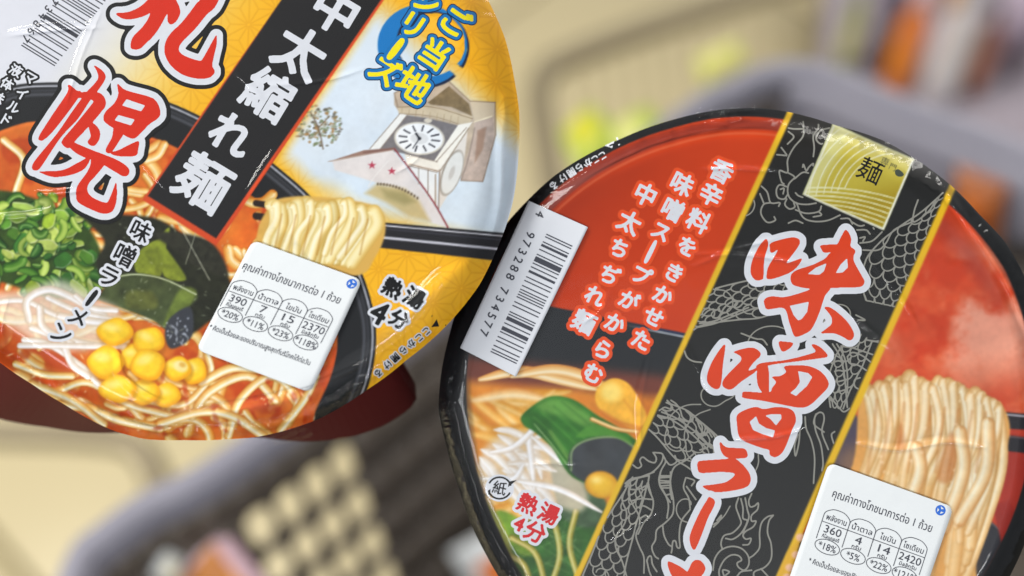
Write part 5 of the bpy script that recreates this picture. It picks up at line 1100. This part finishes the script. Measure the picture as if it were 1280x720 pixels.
pouch('snack_bag', [(560, 690), (700, 610), (800, 720), (640, 820)], [.84, .84, .86, .86], .010, whitef, mix2('orange print', (214, 116, 50), (120, 130, 124), 30), (2, 9, 3, 15), 7,
      label='silvery white snack bag with orange print half hidden behind the black cup', category='snack bag')
pouch('snack_bag', [(1196, 205), (1262, 232), (1250, 310), (1184, 290)], [.80, .79, .82, .82], .010, mat('orange foil', (150, 88, 48), .35, .5), mix2('brown orange print', (196, 108, 40), (150, 72, 28), 24), (4, 14, 4, 14), 9,
      label='orange packet standing inside the right side of the basket', category='packet')
pouch('snack_bag', [(1240, 262), (1330, 268), (1330, 360), (1244, 350)], [.84, .84, .86, .86], .008, mat('slate foil', (120, 116, 120), .35, .5), mat('slate print', (92, 88, 92), .5), (4, 14, 4, 14), 10,
      label='slate grey packet beside the orange packet in the basket', category='packet')
pouch('snack_bag', [(700, 168), (742, 130), (786, 186), (728, 226)], [1.06, 1.07, 1.04, 1.03], .016, lime, mat('yellow print', (196, 190, 48), .4), (3, 13, 3, 13), 12,
      label='lime and yellow snack bag lying in the cart above the black cup', category='snack bag', group='lime snack bags in the cart')
pouch('snack_bag', [(746, 172), (812, 132), (842, 176), (780, 218)], [1.06, 1.07, 1.04, 1.03], .014, lime, pale, (2, 11, 5, 15), 13,
      label='lime snack bag with a pale panel lying right of the yellow one', category='snack bag', group='lime snack bags in the cart')
pouch('snack_bag', [(868, 74), (920, 50), (934, 80), (880, 108)], [1.2, 1.2, 1.2, 1.2], .01, mat('faded lime film', (204, 206, 110), .4, .4), mat('faded pale print', (214, 208, 130), .5), (3, 14, 3, 14), 14,
      label='faded lime packet just above the far corner of the basket', category='packet')

# ------------------------------------------------------------------ low display board with bottles, top right
shelf = empty('display_shelf', Matrix.Translation((0, 0, 0)), label='low lilac grey display shelf carrying sauce bottles beyond the basket', category='shelf')
q4 = [on_z([p], .12)[0] for p in [(1046, -140), (1032, 230), (1700, 230), (1500, -140)]]
V = [tuple(q) for q in q4] + [(q[0], q[1], 0.0) for q in q4]
link('shelf_board', pydata('shelf_board', V, [(3, 2, 1, 0), (4, 5, 6, 7), (0, 1, 5, 4), (1, 2, 6, 5), (2, 3, 7, 6), (3, 0, 4, 7)], [mat('lilac shelf enamel', (158, 148, 156), .5, .4, noise=.05, nscale=8)]), shelf)
def lathe(name, prof, m, parent, n=20, z0=0.0, sq=1.0):
    V, F = [], []
    for r, z in prof:
        for k in range(n): a = 2 * math.pi * k / n; V.append((r * math.cos(a), r * sq * math.sin(a), z + z0))
    for i in range(len(prof) - 1):
        for k in range(n): F.append((i * n + k, i * n + (k + 1) % n, (i + 1) * n + (k + 1) % n, (i + 1) * n + k))
    F += [tuple(range(n))[::-1], tuple(range((len(prof) - 1) * n, len(prof) * n))]
    return link(name, pydata(name, V, F, [m], smooth=True), parent)
def bottle(px, wpx, hpx, c, ccap, clab, label, cat_='bottle'):
    p = on_z([px], .12)[0]; d = np.linalg.norm(p - CAM); pm = 1778 / d; r = wpx / pm / 2; h = hpx / pm / .62
    o = empty('sauce_bottle', Matrix.Translation((p[0], p[1], .1205)), label=label, category=cat_, group='bottles on the display shelf')
    lathe('bottle_body', [(r * .9, 0), (r, .004), (r, h * .62), (r * .9, h * .7), (r * .42, h * .8), (r * .38, h * .86)], mat('glaze %d %d %d' % c, c, .35, .5), o)
    lathe('cap', [(r * .48, 0), (r * .5, .002), (r * .46, h * .13), (r * .4, h * .14)], mat('cap %d %d %d' % ccap, ccap, .4, .5), o, z0=h * .86)
    lathe('bottle_label', [(r * 1.01, h * .16), (r * 1.02, h * .17), (r * 1.02, h * .52), (r * 1.01, h * .53)], mat('label %d %d %d' % clab, clab, .5, .3), o)
bottle((1054, 82), 20, 84, (138, 146, 58), (96, 110, 40), (176, 176, 92), 'slim olive green bottle, first from the floor side of the shelf')
bottle((1090, 92), 22, 62, (52, 36, 34), (70, 52, 52), (72, 48, 44), 'dark brown bottle between the olive and the orange one')
bottle((1118, 108), 34, 96, (214, 116, 34), (206, 150, 140), (226, 132, 40), 'bright orange bottle left of the big white one')
bottle((1170, 122), 44, 110, (206, 200, 202), (196, 192, 194), (214, 210, 212), 'large white bottle in the middle of the shelf')
bottle((1212, 114), 24, 84, (150, 84, 36), (64, 56, 40), (176, 96, 36), 'rust brown bottle just right of the big white one')
bottle((1262, 96), 18, 40, (64, 52, 58), (84, 66, 78), (86, 70, 78), 'short dark bottle in front of the lilac carton')
bottle((1112, 22), 26, 40, (74, 62, 84), (60, 50, 66), (96, 84, 104), 'dark violet bottle in the back row of the shelf')
bottle((1192, 12), 26, 50, (196, 128, 50), (86, 92, 40), (206, 150, 70), 'amber bottle in the back row of the shelf')
ct = empty('carton', Matrix.Translation((0, 0, .1205)), label='lilac carton standing at the right end of the display shelf', category='carton')
p = on_z([(1268, 60)], .12)[0]; ct.location = (p[0] + .02, p[1] + .02, .1205); ct.rotation_euler = (0, 0, R(38))
box('carton_box', (-.055, -.02, 0), (.055, .02, .14), mat('lilac card', (190, 176, 194), .6, .3, noise=.04, nscale=20), ct, .002)
box('carton_flap', (-.052, -.018, .1402), (.052, .018, .143), mat('lilac card flap', (206, 196, 208), .6, .3), ct, .001)
